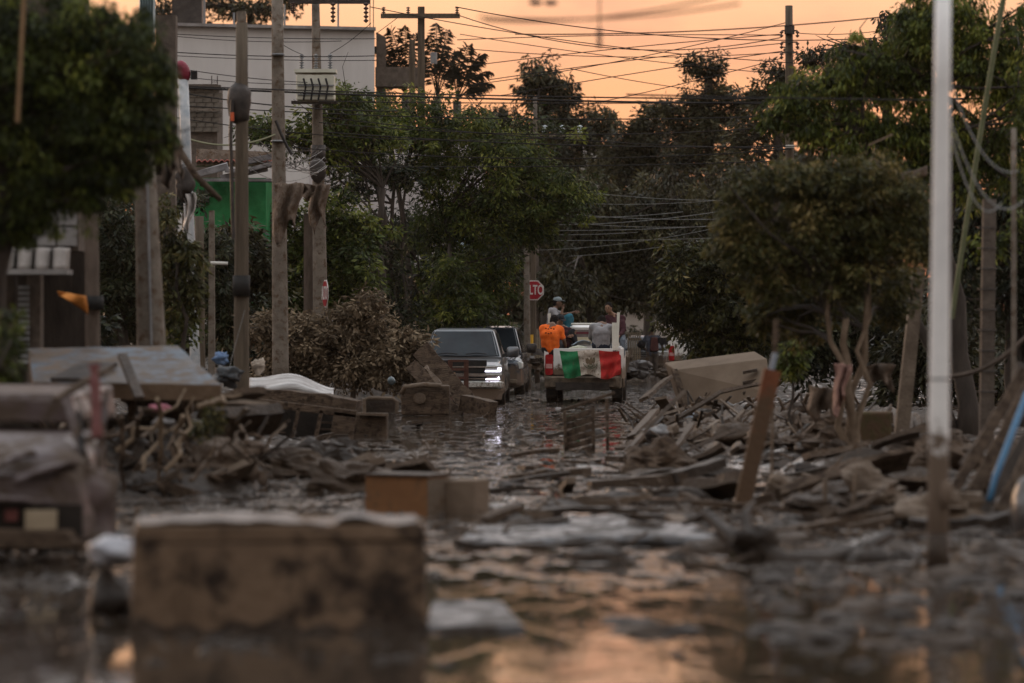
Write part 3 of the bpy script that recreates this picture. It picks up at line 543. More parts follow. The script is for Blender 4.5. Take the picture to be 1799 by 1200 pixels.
o = MB().grid(12, 2, lambda u_, v_: P(244+28*u_, -10+85*v_, 58)+Vector((0, .05*math.cos(u_*38), 0))).build('corrugated_sheet', pm('pale_blue_sheet', (.30, .38, .40), (.38, .46, .47), 3, rough=.5), None, solid=.006, label='pale blue corrugated sheet standing upright behind the near tree', cat='metal sheet')
# right side poles
wp = pole('out of focus white lamp post standing in the mud at right', 25.5, 1647, 1000, 1657, -30, 39, 27, pm('white_lamp_paint', (.66, .65, .64), (.76, .75, .73), 3, rough=.45, bump=.1, mud=((.13, .095, .07), .5), mudz=(.2, 1.25)), name='lamp_post', cat='lamp post')
MB().tube([P(1647, 1005, 25.45), P(1648, 938, 25.45)], S(41, 25.5)/2, 14).build('mud_crust', MUDDARK, wp, smooth=True); MB().ball(P(1663, 868, 25.4), (.05, .05, .10)).build('hatch_bump', MATS['white_lamp_paint'], wp, smooth=True)
MB().tube([P(1650, 668, 25.5), P(1650, 664, 25.5)], S(36, 25.5)/2, 14).build('joint_ring', STEEL, wp)
pole('leaning brown concrete post beside the olive tree', 48, 1580, 800, 1614, 470, 27, 23, pm('brown_concrete', (.10, .075, .055), (.18, .14, .105), 5, bump=.5), square=True, name='leaning_post', cat='post')
pT = pole('upright post banded with wire behind the leaning boards on the right', 46, 1733, 740, 1738, 350, 26, 24, CONCD, square=True, name='banded_post', cat='post')
for i in range(9): MB().tube([P(1734, 400+i*36, 46)+Vector((.12*math.cos(a_), .12*math.sin(a_), 0)) for a_ in np.linspace(0, 6.28, 13)], .008, 4).build('wire_band', DARK, pT)
pole('short grey pipe post with rounded cap at the far right', 40, 1781, 420, 1781, 225, 9, 9, CONC, name='pipe_post', cat='post')
op = pole('leaning rust orange post stuck in the mud', 34, 1297, 920, 1357, 650, 30, 32, pm('rust_orange', (.12, .042, .02), (.21, .076, .036), 3.5, bump=.4, mud=(MUDC, .5), mudz=(0, 1.5)), square=True, name='leaning_post', cat='post')
MB().beam(P(1352, 662, 34.3), P(1362, 620, 34.3), S(18, 34), .05).build('blue_grey_cap', pm('blue_grey_paint', (.16, .19, .23), (.24, .27, .31), 5), op); MB().beam(P(1361, 640, 34.4), P(1364, 560, 34.4), .05, .05).build('stick', MUDBOARD, op)
# ---------------------------------------------------------------- stop signs
RED = pm('sign_red', (.26, .012, .022), (.32, .02, .03), 3, rough=.45, bump=.05); SW = pm('sign_white', (.55, .52, .50), (.62, .6, .57), 5, rough=.5, bump=.05)
def octa(c, r, y, rot=0, M=None):
    return [c+(M @ Vector((r*math.cos(R(22.5+45*i)), y, r*math.sin(R(22.5+45*i)))) if M else Vector((r*math.cos(R(22.5+45*i)), y, r*math.sin(R(22.5+45*i))))) for i in range(8)]
def stop_sign(label, px, py, D, r, turn):
    T = thing('stop_sign', label, 'road sign', (P(px, HZ, D).x, D, 0)); c = P(px, py, D); M = Matrix.Rotation(turn, 3, 'Z')
    for nm, rr, y, mt in (('border', r, 0, SW), ('face', r*.90, -.012, RED)):
        MB().loft([octa(c, rr, y+.004, M=M), octa(c, rr, y-.006, M=M)]).build(nm, mt, T)
    cu = bpy.data.curves.new('lettering', 'FONT'); cu.body = 'ALTO'; cu.size = r*1.08; cu.align_x = 'CENTER'; cu.align_y = 'CENTER'; cu.extrude = .002; cu.offset = .006; cu.space_character = 1.0
    cu.materials.append(SW); t0 = bpy.data.objects.new('tmp', cu); COL.objects.link(t0); bpy.context.view_layer.update(); me = bpy.data.meshes.new_from_object(t0.evaluated_get(bpy.context.evaluated_depsgraph_get())); bpy.data.objects.remove(t0)
    t_ = bpy.data.objects.new('lettering', me); COL.objects.link(t_); t_.parent = T; t_.location = c+M @ Vector((0, -.026, 0))-T.location; t_.rotation_euler = (R(90), 0, turn); t_.scale = (.66, 1.15, 1)
    return T
s1 = stop_sign('red octagonal ALTO stop sign behind the pale pole left of the passengers', 938, 510, 104, .31, 0)
MB().tube([P(937, 640, 104.15), P(937, 420, 104.15)], S(5, 104), 8).build('post', WOODP, s1)
MB().tube([P(932, 618, 103.9), P(932, 588, 103.9)], S(5, 104), 8).build('yellow_sleeve', pm('yellow_paint', (.55, .30, .02), (.65, .36, .04), 5), s1)
MB().box(P(930, 490, 104.4), (S(14, 104), .03, S(24, 104))).build('back_plate', CONC, s1)
s2 = stop_sign('red stop sign turned almost edge on beside the transformer pole', 572, 516, 72, .30, R(-76))
MB().tube([P(572, 700, 72.1), P(572, 500, 72.1)], .03, 8).build('post', DARK, s2)
# ---------------------------------------------------------------- cables
CAB = pm('cable_black', (.015, .013, .012), (.025, .022, .02), 6, rough=.6); CABL = pm('cable_pale', (.17, .17, .165), (.24, .24, .23), 6, rough=.5)
def cable(label, a, b_, D, sag, wpx, mat=CAB, group=None, n=18, name='overhead_cable'):
    D0, D1 = D if isinstance(D, tuple) else (D, D); p0 = P(*a, D0); p1 = P(*b_, D1); pts = []
    for i in range(n+1):
        s = i/n; q = p0.lerp(p1, s); q.z -= S(sag, (D0+D1)/2)*4*s*(1-s); pts.append(q)
    return MB().tube(pts, S(wpx, (D0+D1)/2)/2, 5).build(name, mat, None, label=label, cat='cable', group=group)
ORD = ['topmost', 'second', 'third', 'fourth', 'fifth', 'sixth', 'seventh', 'eighth', 'ninth', 'tenth', 'eleventh', 'lowest', 'thirteenth', 'fourteenth']
def ranked(lst): return [(i, *c_) for i, c_ in enumerate(sorted(lst, key=lambda c_: c_[0][1]+c_[1][1]+c_[3]))]
T1 = 'thin cable crossing the orange sky right of the T shaped pole'; T2 = 'dark cable slung across the upper tree canopy'; T3 = 'fine pale cable over the dark far trees above the pickup'; T4 = 'thin cable in front of the big pale building'
for i_, (a, b_, D, sag, wd) in enumerate([((800, 12), (1640, 60), 88, 30, 1.8), ((650, 12), (1560, 118), 92, 20, 1.6), ((820, 150), (1380, 40), 96, 10, 1.5), ((905, 60), (1640, 20), 60, 12, 2.2)]): cable('sagging cable spanning the whole width of open sky'+[', ending highest at left', ', starting at the building', ', rising to the right', ', thickest and nearest'][i_], a, b_, D, sag, wd, CAB, 'long sagging cables')
for i_, a, b_, D, sag, wd in ranked([((800, 25), (1372, 66), 100, 40, 1.7), ((803, 70), (1373, 62), 99, -4, 1.6), ((803, 84), (1374, 92), 99, 12, 1.5), ((808, 118), (1374, 60), 99, -4, 1.6), ((860, 140), (1374, 76), 99, -3, 1.6), ((880, 168), (1374, 90), 99, -2, 1.6), ((1000, 190), (1374, 102), 98, 4, 1.5), ((1400, 58), (1560, 52), 96, 5, 1.4), ((808, 60), (1374, 130), 99, 6, 1.4), ((1000, 120), (1240, 160), 99, 3, 1.4), ((660, 60), (700, 30), 100, 0, 1.2)]): cable(ORD[i_]+' from the top, '+T1, a, b_, D, sag, wd, CAB, 'cables against the orange sky')
for i_, a, b_, D, sag, wd in ranked([((200, 148), (1340, 182), 70, 6, 3.6), ((290, 150), (1800, 172), 64, 10, 2.6), ((560, 178), (1800, 172), 60, 6, 2.2), ((330, 186), (1340, 205), 74, 12, 2.0), ((560, 205), (1390, 262), 74, 10, 1.8), ((570, 232), (1800, 240), 70, 22, 2.2), ((420, 250), (1390, 262), 70, 22, 1.8), ((570, 292), (1400, 282), 73, 5, 1.8), ((330, 165), (700, 195), 66, 8, 2.4), ((1100, 166), (1640, 176), 45, 1, 3.2), ((560, 215), (1340, 225), 72, 16, 1.8), ((300, 205), (1000, 240), 72, 20, 1.7)]): cable(ORD[i_]+' from the top, '+T2, a, b_, D, sag, wd, CAB, 'cables over the canopy')
for i_, a, b_, D, sag, wd in ranked([((960, 372), (1260, 385), 95, 5, 1.1), ((960, 395), (1260, 372), 95, 6, 1.2), ((960, 405), (1280, 395), 95, 3, 1.1), ((940, 422), (1260, 418), 95, 2, 1.0), ((950, 412), (1120, 408), 95, 2, 1.0), ((930, 440), (1260, 400), 95, 8, .9), ((940, 352), (1260, 352), 95, 7, .9), ((1050, 340), (1270, 352), 95, 3, 1.0), ((1000, 450), (1210, 425), 95, 4, .9), ((960, 380), (1200, 372), 94, 5, 1.0), ((970, 388), (1240, 398), 94, 5, 1.0)]): cable(ORD[i_]+' from the top, '+T3, a, b_, D, sag, wd, CABL, 'pale cables above the pickup')
for i_, a, b_, D, sag, wd in ranked([((310, 60), (660, 68), 70, 3, 1.4), ((310, 92), (660, 98), 70, 4, 1.7), ((310, 98), (660, 106), 70, 3, 1.3), ((290, 116), (540, 145), 66, 4, 1.5), ((300, 132), (560, 148), 66, 5, 1.3), ((310, 64), (600, 72), 68, 5, 1.2), ((480, 66), (532, 96), 72, 3, 1.2), ((580, 94), (652, 40), 72, 4, 1.2)]): cable(ORD[i_]+' from the top, '+T4, a, b_, D, sag, wd, CAB, 'cables before the pale building')
for i in range(14):
    cable(('pale' if i % 2 else 'black')+' tangled service wire between the plain pole and the transformer pole', (random.randint(420, 520), random.randint(240, 290)), (random.randint(555, 575), random.randint(255, 310)), (66, 72), random.randint(4, 30), 1.2, CABL if i % 2 else CAB, 'service wires between the poles')
cable('thick pale green hose drooping between the wooden pole and the concrete pole', (335, 245), (484, 236), 64, 14, 3.4, pm('pale_hose', (.22, .22, .14), (.28, .28, .18), 5), name='hose')
cable('black cable bundle hanging down across the plain concrete pole', (484, 212), (513, 272), 65.5, 4, 6, CAB, name='cable_bundle')
cable('two rope line rising from the muddy wooden pole foot', (388, 700), (430, 545), 52, 0, 1.2, CABL, name='rope')
cable('grey wire loop hanging highest right of the white lamp post', (1672, 150), (1790, 300), 34, 50, 3, CABL); cable('grey wire loop hanging lower right of the white lamp post', (1670, 210), (1799, 352), 34, 68, 3, CABL); cable('grey wire loop nearest the white lamp post, ending in a bundle', (1672, 240), (1760, 356), 34.5, 60, 3, CABL)
cable('long greenish liana slanting down behind the white lamp post', (1764, -10), (1672, 560), (46, 46), -12, 10, pm('liana', (.09, .10, .05), (.14, .15, .08), 5), name='liana'); cable('reddish hanging vine at the far upper left', (42, -10), (30, 215), 31, 0, 9, pm('vine', (.16, .10, .05), (.24, .15, .08), 5), name='vine')
cable('thick drooping branch like cable crossing low at the right edge', (1670, 660), (1830, 560), 45, 24, 9, BARK, name='vine')
for i, (a, b_, s) in enumerate([((840, 30), (1300, 6), 14), ((850, 36), (1260, -6), 16), ((930, -4), (1120, -30), 0)]): cable('strongly blurred near cable at the very top of the sky'+[', the lower long one', ', the upper long one', ', the short flat one'][i], a, b_, 24, s, 4, CAB, 'blurred near cables')
c_ = thing('hanging_insulator', 'blurred dark insulator hanging in the open sky', 'insulator', P(1053, 48, 26)); insulator(c_, P(1053, 48, 26), Vector((0, 0, -.15)), .03, 3); MB().tube([P(1053, -30, 26), P(1053, 50, 26)], .006, 5).build('wire', CAB, c_)
for px in (941, 968): MB().ball(P(px, 5, 26), (.05, .03, .02)).build('spacer_clamp', DARK, None, label='small blurred dark clamp on the top cable' , cat='cable clamp', group='clamps on the top cable')
# ---------------------------------------------------------------- vehicles
def mp_(n, a, b, **k): return pm(n, a, b, **k)
CWHITE = pm('white_car_paint', (.62, .60, .57), (.70, .68, .65), 2, rough=.35, bump=.05, mud=((.16, .115, .08), .42), mudz=(.25, 1.25), coat=.3)
CGREY = pm('grey_car_paint', (.10, .105, .112), (.14, .146, .155), 2, rough=.28, bump=.05, mud=((.13, .092, .066), .42), mudz=(.15, 1.1), coat=.6, metal=.4)
CDARK = pm('dark_car_paint', (.022, .027, .034), (.035, .042, .052), 2, rough=.25, bump=.05, mud=((.085, .062, .046), .42), mudz=(.15, 1.1), coat=.6, metal=.3)
GLASS = pm('dark_glass', (.006, .009, .012), (.018, .024, .029), 1.5, rough=.08, bump=0, spec=.12)
CHROME = pm('chrome', (.62, .62, .62), (.72, .72, .72), 4, metal=1, rough=.18, bump=.05)
LENS = pm('clear_lens', (.35, .36, .34), (.5, .5, .48), 20, rough=.12, bump=.1, spec=.8)
REDL = pm('red_lens', (.22, .008, .012), (.34, .02, .02), 12, rough=.2, bump=.1); PINKL = pm('pink_lens', (.42, .20, .19), (.5, .28, .26), 12, rough=.2, bump=.1)
LED = pm('led_light', (.8, .8, .9), None, emit=((.84, .80, 1.0), 4.), bump=0); AMB = pm('amber_glow', (.8, .5, .3), None, emit=((1.0, .62, .38), .9), bump=0)
RUBM = pm('muddy_rubber', (.014, .012, .011), (.03, .024, .02), 7, rough=.75, mud=((.06, .043, .031), .45))
def rr(y, hb, ht, z0, z1, r=.08, n=3, dx=0):
    r = min(r, (z1-z0)/2.1); pts = []
    for cx, cz, a0 in ((hb-r, z0+r, -90), (ht-r, z1-r, 0), (-ht+r, z1-r, 90), (-hb+r, z0+r, 180)):
        for i in range(n+1): a = R(a0+90*i/n); pts.append((cx+r*math.cos(a)+dx, y, cz+r*math.sin(a)))
    return pts
def wheel(T, x, y, rad, wd, mat=RUBM):
    w_ = MB(); prof = [(-.5, .62), (-.5, .9), (-.38, 1), (.38, 1), (.5, .9), (.5, .62)]
    rings = [[(x+a*wd, y+rad*q*math.cos(t_), rad+rad*q*math.sin(t_)) for t_ in np.linspace(0, 2*math.pi, 25)[:-1]] for a, q in prof]
    W_ = w_.loft(rings, cap=False).build('wheel', mat, T, local=True, smooth=True)
    rim = MB().loft([[(x+a*wd, y+rad*q*math.cos(t_), rad+rad*q*math.sin(t_)) for t_ in np.linspace(0, 2*math.pi, 25)[:-1]] for a, q in ((-.42, .63), (-.2, .55), (.2, .55), (.42, .63))]); rim.build('rim', STEEL, W_, local=True)
    for k in range(4): MB().box((x+wd*.12*k-wd*.18, y, rad), (.02, rad*.3, rad*.3)).build('hub', DARK, W_, local=True) if k == 1 else None
    return W_
def mirror(T, x, y, z, sg, mat, s=1.):
    m = MB().loft([rr(y-.05, .10*s, .11*s, z-.09*s, z+.10*s, .05, dx=x), rr(y+.03, .11*s, .12*s, z-.10*s, z+.11*s, .06, dx=x), rr(y+.12, .07*s, .07*s, z-.06*s, z+.07*s, .05, dx=x)]).build('side_mirror', mat, T, local=True, smooth=True)
    MB().beam((x-sg*.10, y+.04, z-.06), (x-sg*.24, y+.06, z-.09), .05, .04).build('mirror_arm', DARK, m, local=True)
def white_pickup(label, loc, rz, group=None):
    T = thing('pickup_truck', label, 'pickup truck', loc, group, rz)
    mb = MB()                                       # bed with inner walls
    for sg in (-1, 1):
        mb.loft([rr(.03, .05, .05, .56, 1.26, .04, dx=sg*.82), rr(1.0, .06, .05, .58, 1.27, .04, dx=sg*.83), rr(2.25, .05, .05, .60, 1.27, .04, dx=sg*.82)])
        mb.tube([(sg*.80, .02, 1.265), (sg*.80, 2.25, 1.275)], .035, 8)
    mb.box((0, 1.15, .70), (1.6, 2.2, .05)); mb.box((0, 2.24, .98), (1.6, .05, .62))
    mb.build('bed', CWHITE, T, local=True, bevel=.012)
    for sg in (-1, 1):
        MB().loft([[(sg*.80+q*.05, y, .64+.0*q) for q in (1, 1, -1, -1)][:0] or rr(y, .07, .07, .38+dz, .60+dz, .03, dx=sg*.82) for y, dz in ((.72, -.02), (.85, .10), (1.15, .16), (1.45, .10), (1.58, -.02))]).build('wheel_arch', CWHITE, T, local=True)
    tg = MB().loft([rr(.0, .66, .66, .66, 1.255, .03), rr(.045, .66, .66, .66, 1.255, .03)]).build('tailgate', CWHITE, T, local=True, bevel=.01)
    MB().box((0, -.008, .95), (1.1, .015, .32)).build('pressed_panel', CWHITE, tg, local=True, bevel=.006); MB().box((0, -.02, 1.16), (.22, .02, .06)).build('handle', DARK, tg, local=True)
    for sg in (-1, 1):
        tl = MB().loft([rr(-.015, .085, .085, .66, 1.12, .05, dx=sg*.755), rr(.08, .095, .095, .65, 1.13, .05, dx=sg*.765)]).build('tail_light', REDL, T, local=True, smooth=False)
        MB().box((sg*.755, -.02, .86), (.14, .012, .10)).build('reversing_lamp', PINKL, tl, local=True)
        MB().beam((sg*.755, .06 if sg > 0 else .75, 1.22), (sg*.79, .06 if sg > 0 else .75, 2.06 if sg > 0 else 2.04), .075, .06).build('rack_post', pm('cream_paint', (.62, .60, .52), (.72, .70, .62), 4, rough=.5), T, local=True)
    MB().box((.72, .07, 1.52), (.15, .06, .62)).build('rack_bracket', MATS['cream_paint'], T, local=True)
    bp_ = MB().loft([rr(-.17, .74, .74, .40, .60, .05), rr(-.10, .85, .85, .36, .64, .05), rr(.05, .86, .86, .36, .62, .05)]).build('bumper', pm('muddy_bumper', (.05, .04, .03), (.16, .12, .085), 5, bump=.8), T, local=True)
    MB().box((0, .6, .42), (1.2, 1.6, .16)).jit(.03, 4, 1).build('chassis', DARK, T, local=True); MB().box((0, 2.8, .45), (1.5, 3.6, .2)).build('underbody', DARK, T, local=True)
    MB().tube([(-.62, 1.15, .36), (.62, 1.15, .36)], .06, 8).build('axle', DARK, T, local=True)
    for sg in (-1, 1):
        for y in (1.15, 4.25): wheel(T, sg*.74, y, .36, .24)
        MB().box((sg*.74, .72, .35), (.24, .02, .42)).build('mud_flap', RUBM, T, local=True)
    MB().loft([rr(2.35, .84, .84, .55, 1.22, .08), rr(3.2, .86, .86, .5, 1.25, .08), rr(3.85, .86, .86, .5, 1.22, .08), rr(4.9, .84, .80, .5, 1.05, .12), rr(5.05, .78, .72, .5, .95, .12)]).build('body', CWHITE, T, local=True)
    cb = MB().loft([rr(2.35, .80, .70, 1.18, 1.72, .08), rr(2.55, .82, .68, 1.18, 1.80, .1), rr(3.3, .82, .66, 1.18, 1.82, .1), rr(4.0, .82, .60, 1.18, 1.28, .05)]).build('cab', CWHITE, T, local=True)
    MB().add([(-.62, 2.335, 1.36), (.62, 2.335, 1.36), (.57, 2.35, 1.67), (-.57, 2.35, 1.67)], [(0, 1, 2, 3)]).build('rear_window', pm('rear_glass', (.10, .085, .09), (.2, .16, .15), 3, rough=.12, bump=0, spec=.7), cb, local=True)
    MB().add([(-.6, 2.328, 1.57), (.6, 2.328, 1.57), (.59, 2.335, 1.62), (-.59, 2.335, 1.62)], [(0, 1, 2, 3)]).build('maroon_stripe', pm('maroon_film', (.10, .02, .03), (.14, .03, .04), 6), cb, local=True)
    rk = MB()
    rk.tube([(-.72, 2.28, 1.25), (-.70, 2.28, 1.80), (.70, 2.28, 1.80), (.72, 2.28, 1.25)], .028, 8); rk.build('headache_rack', MATS['cream_paint'], T, local=True)
    MB().box((0, 2.20, 1.42), (1.25, .04, .16)).build('cream_panel', pm('cream_panel_paint', (.45, .38, .24), (.60, .54, .42), 7, rough=.6), T, local=True)
    return T
def front_car(name, label, cat, loc, rz, W_, H, hood, paint, lights, grille, rake=.9, cabl=2.2):
    T = thing(name, label, cat, loc, None, rz); h = W_/2
    MB().loft([rr(0, h*.80, h*.80, .30, hood*.80, .10), rr(.10, h*.93, h*.90, .26, hood*.87, .14), rr(.35, h*.99, h*.95, .26, hood*.93, .16), rr(1.3, h, h*.94, .28, hood, .13), rr(1.9, h, h*.93, .3, hood*1.03, .10), rr(4.6, h*.98, h*.92, .34, hood*1.03, .1), rr(4.8, h*.9, h*.85, .4, hood*.98, .1)]).build('body', paint, T, local=True, smooth=False, bevel=.02)
    b0 = 1.25; z0 = hood*1.0
    cbn = MB().loft([rr(b0, h*.90, h*.88, z0-.05, z0+.03, .02), rr(b0+rake, h*.90, h*.72, z0-.05, H-.035, .12), rr(b0+rake+.35, h*.90, h*.71, z0-.05, H, .18), rr(b0+rake+cabl-.4, h*.90, h*.70, z0-.05, H-.02, .1), rr(b0+rake+cabl, h*.88, h*.68, z0-.05, H-.12, .1)]).build('cabin', paint, T, local=True, bevel=.01)
    def wp_(u_, v_, o=0): hw = (h*.84)*(1-v_)+(h*.68)*v_-.05*max(0, v_-.75); return ((u_*2-1)*hw, b0+.06+(rake-.13)*v_-o-.06*math.sin(u_*math.pi), z0+.045+(H-z0-.13)*v_+o*.3)
    ws = MB().grid(10, 6, lambda u_, v_: wp_(u_, v_, .035)).build('windshield', GLASS, T, local=True, smooth=True)
    for a in (.03, .97): MB().tube([wp_(a, t_, .06) for t_ in (0, .25, .5, .75, 1)],   .007, 6).build('pillar_trim', STEEL, T, local=True)
    for a, c in ((.16, .44), (.55, .83)): MB().tube([wp_(a, .04, .075), wp_((a+c)/2, .09, .08), wp_(c, .05, .075)], .011, 5).build('wiper', BLACK, ws, local=True)
    for sx in (.28, .72): MB().loft([rr(b0+rake*.95, .12, .10, z0-.1, z0+.28, .05, dx=(sx*2-1)*h*.8), rr(b0+rake*.95+.1, .12, .10, z0-.1, z0+.28, .05, dx=(sx*2-1)*h*.8)]).build('seat', BLACK, T, local=True)
    for sg in (-1, 1):
        for y in (.85, 3.9): wheel(T, sg*(h-.14), y, .38, .26)
        mirror(T, sg*(h+.13), b0+.35, z0+.13, sg, paint if name == 'pickup_truck' else DARK, 1.15)
        MB().add([(sg*(h*.905), b0+rake*.6, z0+.06), (sg*(h*.905), b0+rake+cabl-.5, z0+.06), (sg*(h*.735), b0+rake+cabl-.6, H-.12), (sg*(h*.735), b0+rake+.1, H-.12)], [(0, 1, 2, 3)]).build('side_window', GLASS, T, local=True)
    grille(T, h); lights(T, h); return T
def gr_l(T, h):
    for sg in (-1, 1):
        MB().box((sg*.735, .012, .86), (.36, .05, .15)).build('lamp_housing', LENS, T, local=True, bevel=.01)
        hl = MB().box((sg*.72, -.018, .822), (.33, .02, .030)).build('headlight', LED, T, local=True); MB().box((sg*.868, -.02, .86), (.075, .02, .085)).build('led_corner', LED, hl, local=True, bevel=.012)
        dl = MB().box((sg*.72, -.018, .648), (.31, .02, .028)).build('running_light', LED, T, local=True); MB().box((sg*.85, -.018, .675), (.03, .02, .05)).build('led_corner', LED, dl, local=True)
        MB().box((sg*.72, -.012, .740), (.40, .03, .055)).build('chrome_strip', CHROME, T, local=True, bevel=.01); MB().box((sg*.72, -.012, .912), (.36, .03, .02)).build('chrome_strip', CHROME, T, local=True)
def gr_g(T, h):
    g = MB().box((0, .02, .83), (1.18, .06, .46)).build('grille', BLACK, T, local=True)
    for z, t_ in ((.915, .03), (.74, .065), (.655, .02), (.60, .02)): MB().box((0, -.015, z), (1.14, .03, t_)).build('grille_bar', CHROME, g, local=True)
    MB().box((-.22, -.035, .745), (.26, .015, .09)).build('badge', AMB if False else pm('bright_badge', (.75, .5, .32), (.85, .6, .4), 3, metal=.8, rough=.25), g, local=True)
    b_ = MB().loft([rr(-.14, .78, .78, .48, .58, .03), rr(-.06, .92, .92, .44, .61, .05), rr(.08, .97, .97, .44, .60, .05)]).build('bumper', pm('chrome_muddy', (.45, .45, .42), (.62, .62, .6), 8, metal=.9, rough=.3, mud=((.15, .11, .08), .45)), T, local=True)
    MB().loft([rr(-.06, .80, .86, .20, .44, .05), rr(.1, .92, .94, .18, .44, .05)]).build('lower_bumper', CGREY, T, local=True); MB().box((.05, -.10, .37), (.26, .02, .10)).build('tow_slot', BLACK, b_, local=True)
front_car('pickup_truck', 'mud splashed grey pickup facing the camera with lit white headlights', 'pickup truck', (-1.14, 78, -.10), R(-1.5), 1.98, 1.76, 1.09, CGREY, gr_l, gr_g)
def sv_l(T, h):
    for sg in (-1, 1):
        hl = MB().loft([rr(.05, .20, .20, .74, .90, .05, dx=sg*.66), rr(.12, .22, .22, .73, .92, .05, dx=sg*.68)]).build('headlight', LENS, T, local=True)
        MB().tube([(sg*.60+.06*math.cos(a_), .03, .82+.06*math.sin(a_)) for a_ in np.linspace(0, 6.28, 13)], .012, 5).build('lens_ring', CHROME, hl, local=True)
        MB().tube([(sg*.52+.10*math.cos(a_)*.8, .03, .62+.09*math.sin(a_)) for a_ in np.linspace(0, 6.28, 13)], .014, 5).build('fog_lamp_ring', CHROME, T, local=True)
def sv_g(T, h):
    g = MB().box((0, .05, .72), (.86, .08, .34)).build('grille', BLACK, T, local=True)
    for z in (.6, .68, .76, .84): MB().box((0, .0, z), (.84, .02, .02)).build('grille_bar', STEEL, g, local=True)
    MB().box((0, -.03, .42), (1.5, .12, .12)).build('bumper_lip', pm('muddy_bumper', (.05, .04, .03), (.16, .12, .085), 5), T, local=True, bevel=.03)
front_car('sport_utility_car', 'dark blue grey off road car following right behind the grey pickup', 'car', (-.62, 89, -.10), R(-2), 1.86, 1.80, 1.10, CDARK, sv_l, sv_g, cabl=2.9)
tk = white_pickup('white pickup carrying passengers with a Mexican flag over its tailgate', (1.585, 79.9, -.05), R(-3.2))
white_pickup('farther white pickup half hidden behind the mud coated slab', (5.75, 112, -.05), R(-4))
# flag with its emblem draped over the tailgate
fl = thing('mexican_flag', 'creased green white and red Mexican flag draped over the white pickup tailgate', 'flag', P(1036, 655, 79.7))
def flag_pt(u_, v_):
    px = 983+(1088-983)*u_; w_ = (4*math.sin(u_*7+v_*1.2)+2*math.sin(u_*17+v_*3))*v_; top = 616+1.5*math.sin(u_*9); bot = 666-5*abs(math.sin(u_*3.3+.5))+3*math.sin(u_*11)-2*u_
    px += (6*(1-u_)*v_*1.4+4*v_*u_*math.sin(3*v_)); q = P(px, top+(bot-top)*v_, 79.62); q.y += -.07+.055*math.sin(u_*22+v_*3.5)*(.3+v_)+.03*math.sin(u_*41+v_*7)*v_+.02*math.sin(v_*14+u_*6); return q
for nm, u0, u1, c1, c2 in (('green_stripe', 0, .30, (.012, .13, .05), (.03, .20, .08)), ('white_stripe', .30, .655, (.36, .30, .24), (.56, .49, .42)), ('red_stripe', .655, 1, (.36, .02, .02), (.50, .04, .035))):
    MB().grid(22, 16, lambda u_, v_: flag_pt(u0+(u1-u0)*u_, v_)).build(nm, pm(nm+'_cloth', c1, c2, 7, rough=.85, bump=.4, mud=((.16, .115, .08), .42 if nm[0] == 'w' else .36)), fl, smooth=True)
ec = flag_pt(.485, .48)+Vector((0, -.05, 0))
def fp(dx, dz, o=0): q = ec+Vector((dx, -.05-o, dz)); return q
BRN = pm('emblem_brown', (.10, .07, .045), (.18, .13, .08), 30, bump=0); GRN = pm('emblem_green', (.08, .10, .06), (.12, .14, .09), 30, bump=0)
em = MB().add([fp(*p, .01) for p in ((-.03, -.05), (.03, -.06), (.05, 0), (.03, .06), (.045, .085), (.015, .10), (-.01, .075), (-.03, .02))], [tuple(range(8))]).build('eagle_emblem', BRN, fl)
MB().add([fp(*p, .012) for p in ((-.02, .05), (-.06, .09), (-.10, .07), (-.115, .02), (-.10, -.03), (-.06, -.05), (-.02, -.03))], [tuple(range(7))]).build('wing', BRN, em)
MB().add([fp(*p, .012) for p in ((.03, .05), (.075, .10), (.10, .06), (.105, .0), (.075, -.04), (.03, -.03))], [tuple(range(6))]).build('wing', BRN, em)
MB().tube([fp(.04, .08, .015), fp(.09, .10, .015), (fp(.10, .06, .015)), fp(.06, .03, .015)], .006, 4).build('snake', GRN, em)
MB().tube([fp(.155*math.cos(a_), .145*math.sin(a_)-.005, .01) for a_ in np.linspace(R(190), R(350), 15)], .012, 4).build('laurel_wreath', GRN, em)
MB().tube([fp(.05*math.cos(a_), -.09+.025*math.sin(a_), .012) for a_ in np.linspace(0, 6.28, 10)], .012, 4).build('cactus', GRN, em)
# ---------------------------------------------------------------- people
def blob(caps, voxel=.018, sm=2):
    mb = MB()
    for c in caps:
        if len(c) == 2: mb.ball(c[0], c[1], 14, 10)
        elif len(c) == 3: mb.ball(c[0], c[1], 14, 10, c[2])
        else:
            a, ra, b_, rb = c; a = Vector(a); b_ = Vector(b_); mb.tube([a, a.lerp(b_, .5), b_], [ra, (ra+rb)/2, rb], 12); mb.ball(a, ra, 12, 8); mb.ball(b_, rb, 12, 8)
    me = bpy.data.meshes.new('tmp'); me.from_pydata([tuple(p) for p in mb.v], [], mb.f); o = bpy.data.objects.new('tmp', me); COL.objects.link(o)
    m = o.modifiers.new('r', 'REMESH'); m.mode = 'VOXEL'; m.voxel_size = voxel; m.use_smooth_shade = True
    s_ = o.modifiers.new('s', 'SMOOTH'); s_.iterations = sm; s_.factor = .5
    bpy.context.view_layer.update(); res = bpy.data.meshes.new_from_object(o.evaluated_get(bpy.context.evaluated_depsgraph_get())); bpy.data.objects.remove(o); return res
def place(me, name, mat, parent, jit=0, seed=0):
    off = wl(parent)
    for v in me.vertices:
        co_ = v.co.copy()
        if jit: co_ += noise.noise_vector(co_*9+Vector((seed, 0, 0)))*jit
        v.co = co_-off
    me.materials.clear(); me.materials.append(mat); o = bpy.data.objects.new(name, me); COL.objects.link(o); o.parent = parent; return o
SKIN = [pm('skin_tan', (.21, .12, .078), (.26, .15, .10), 12, rough=.6, bump=.1), pm('skin_brown', (.12, .068, .045), (.155, .09, .06), 12, rough=.6, bump=.1)]
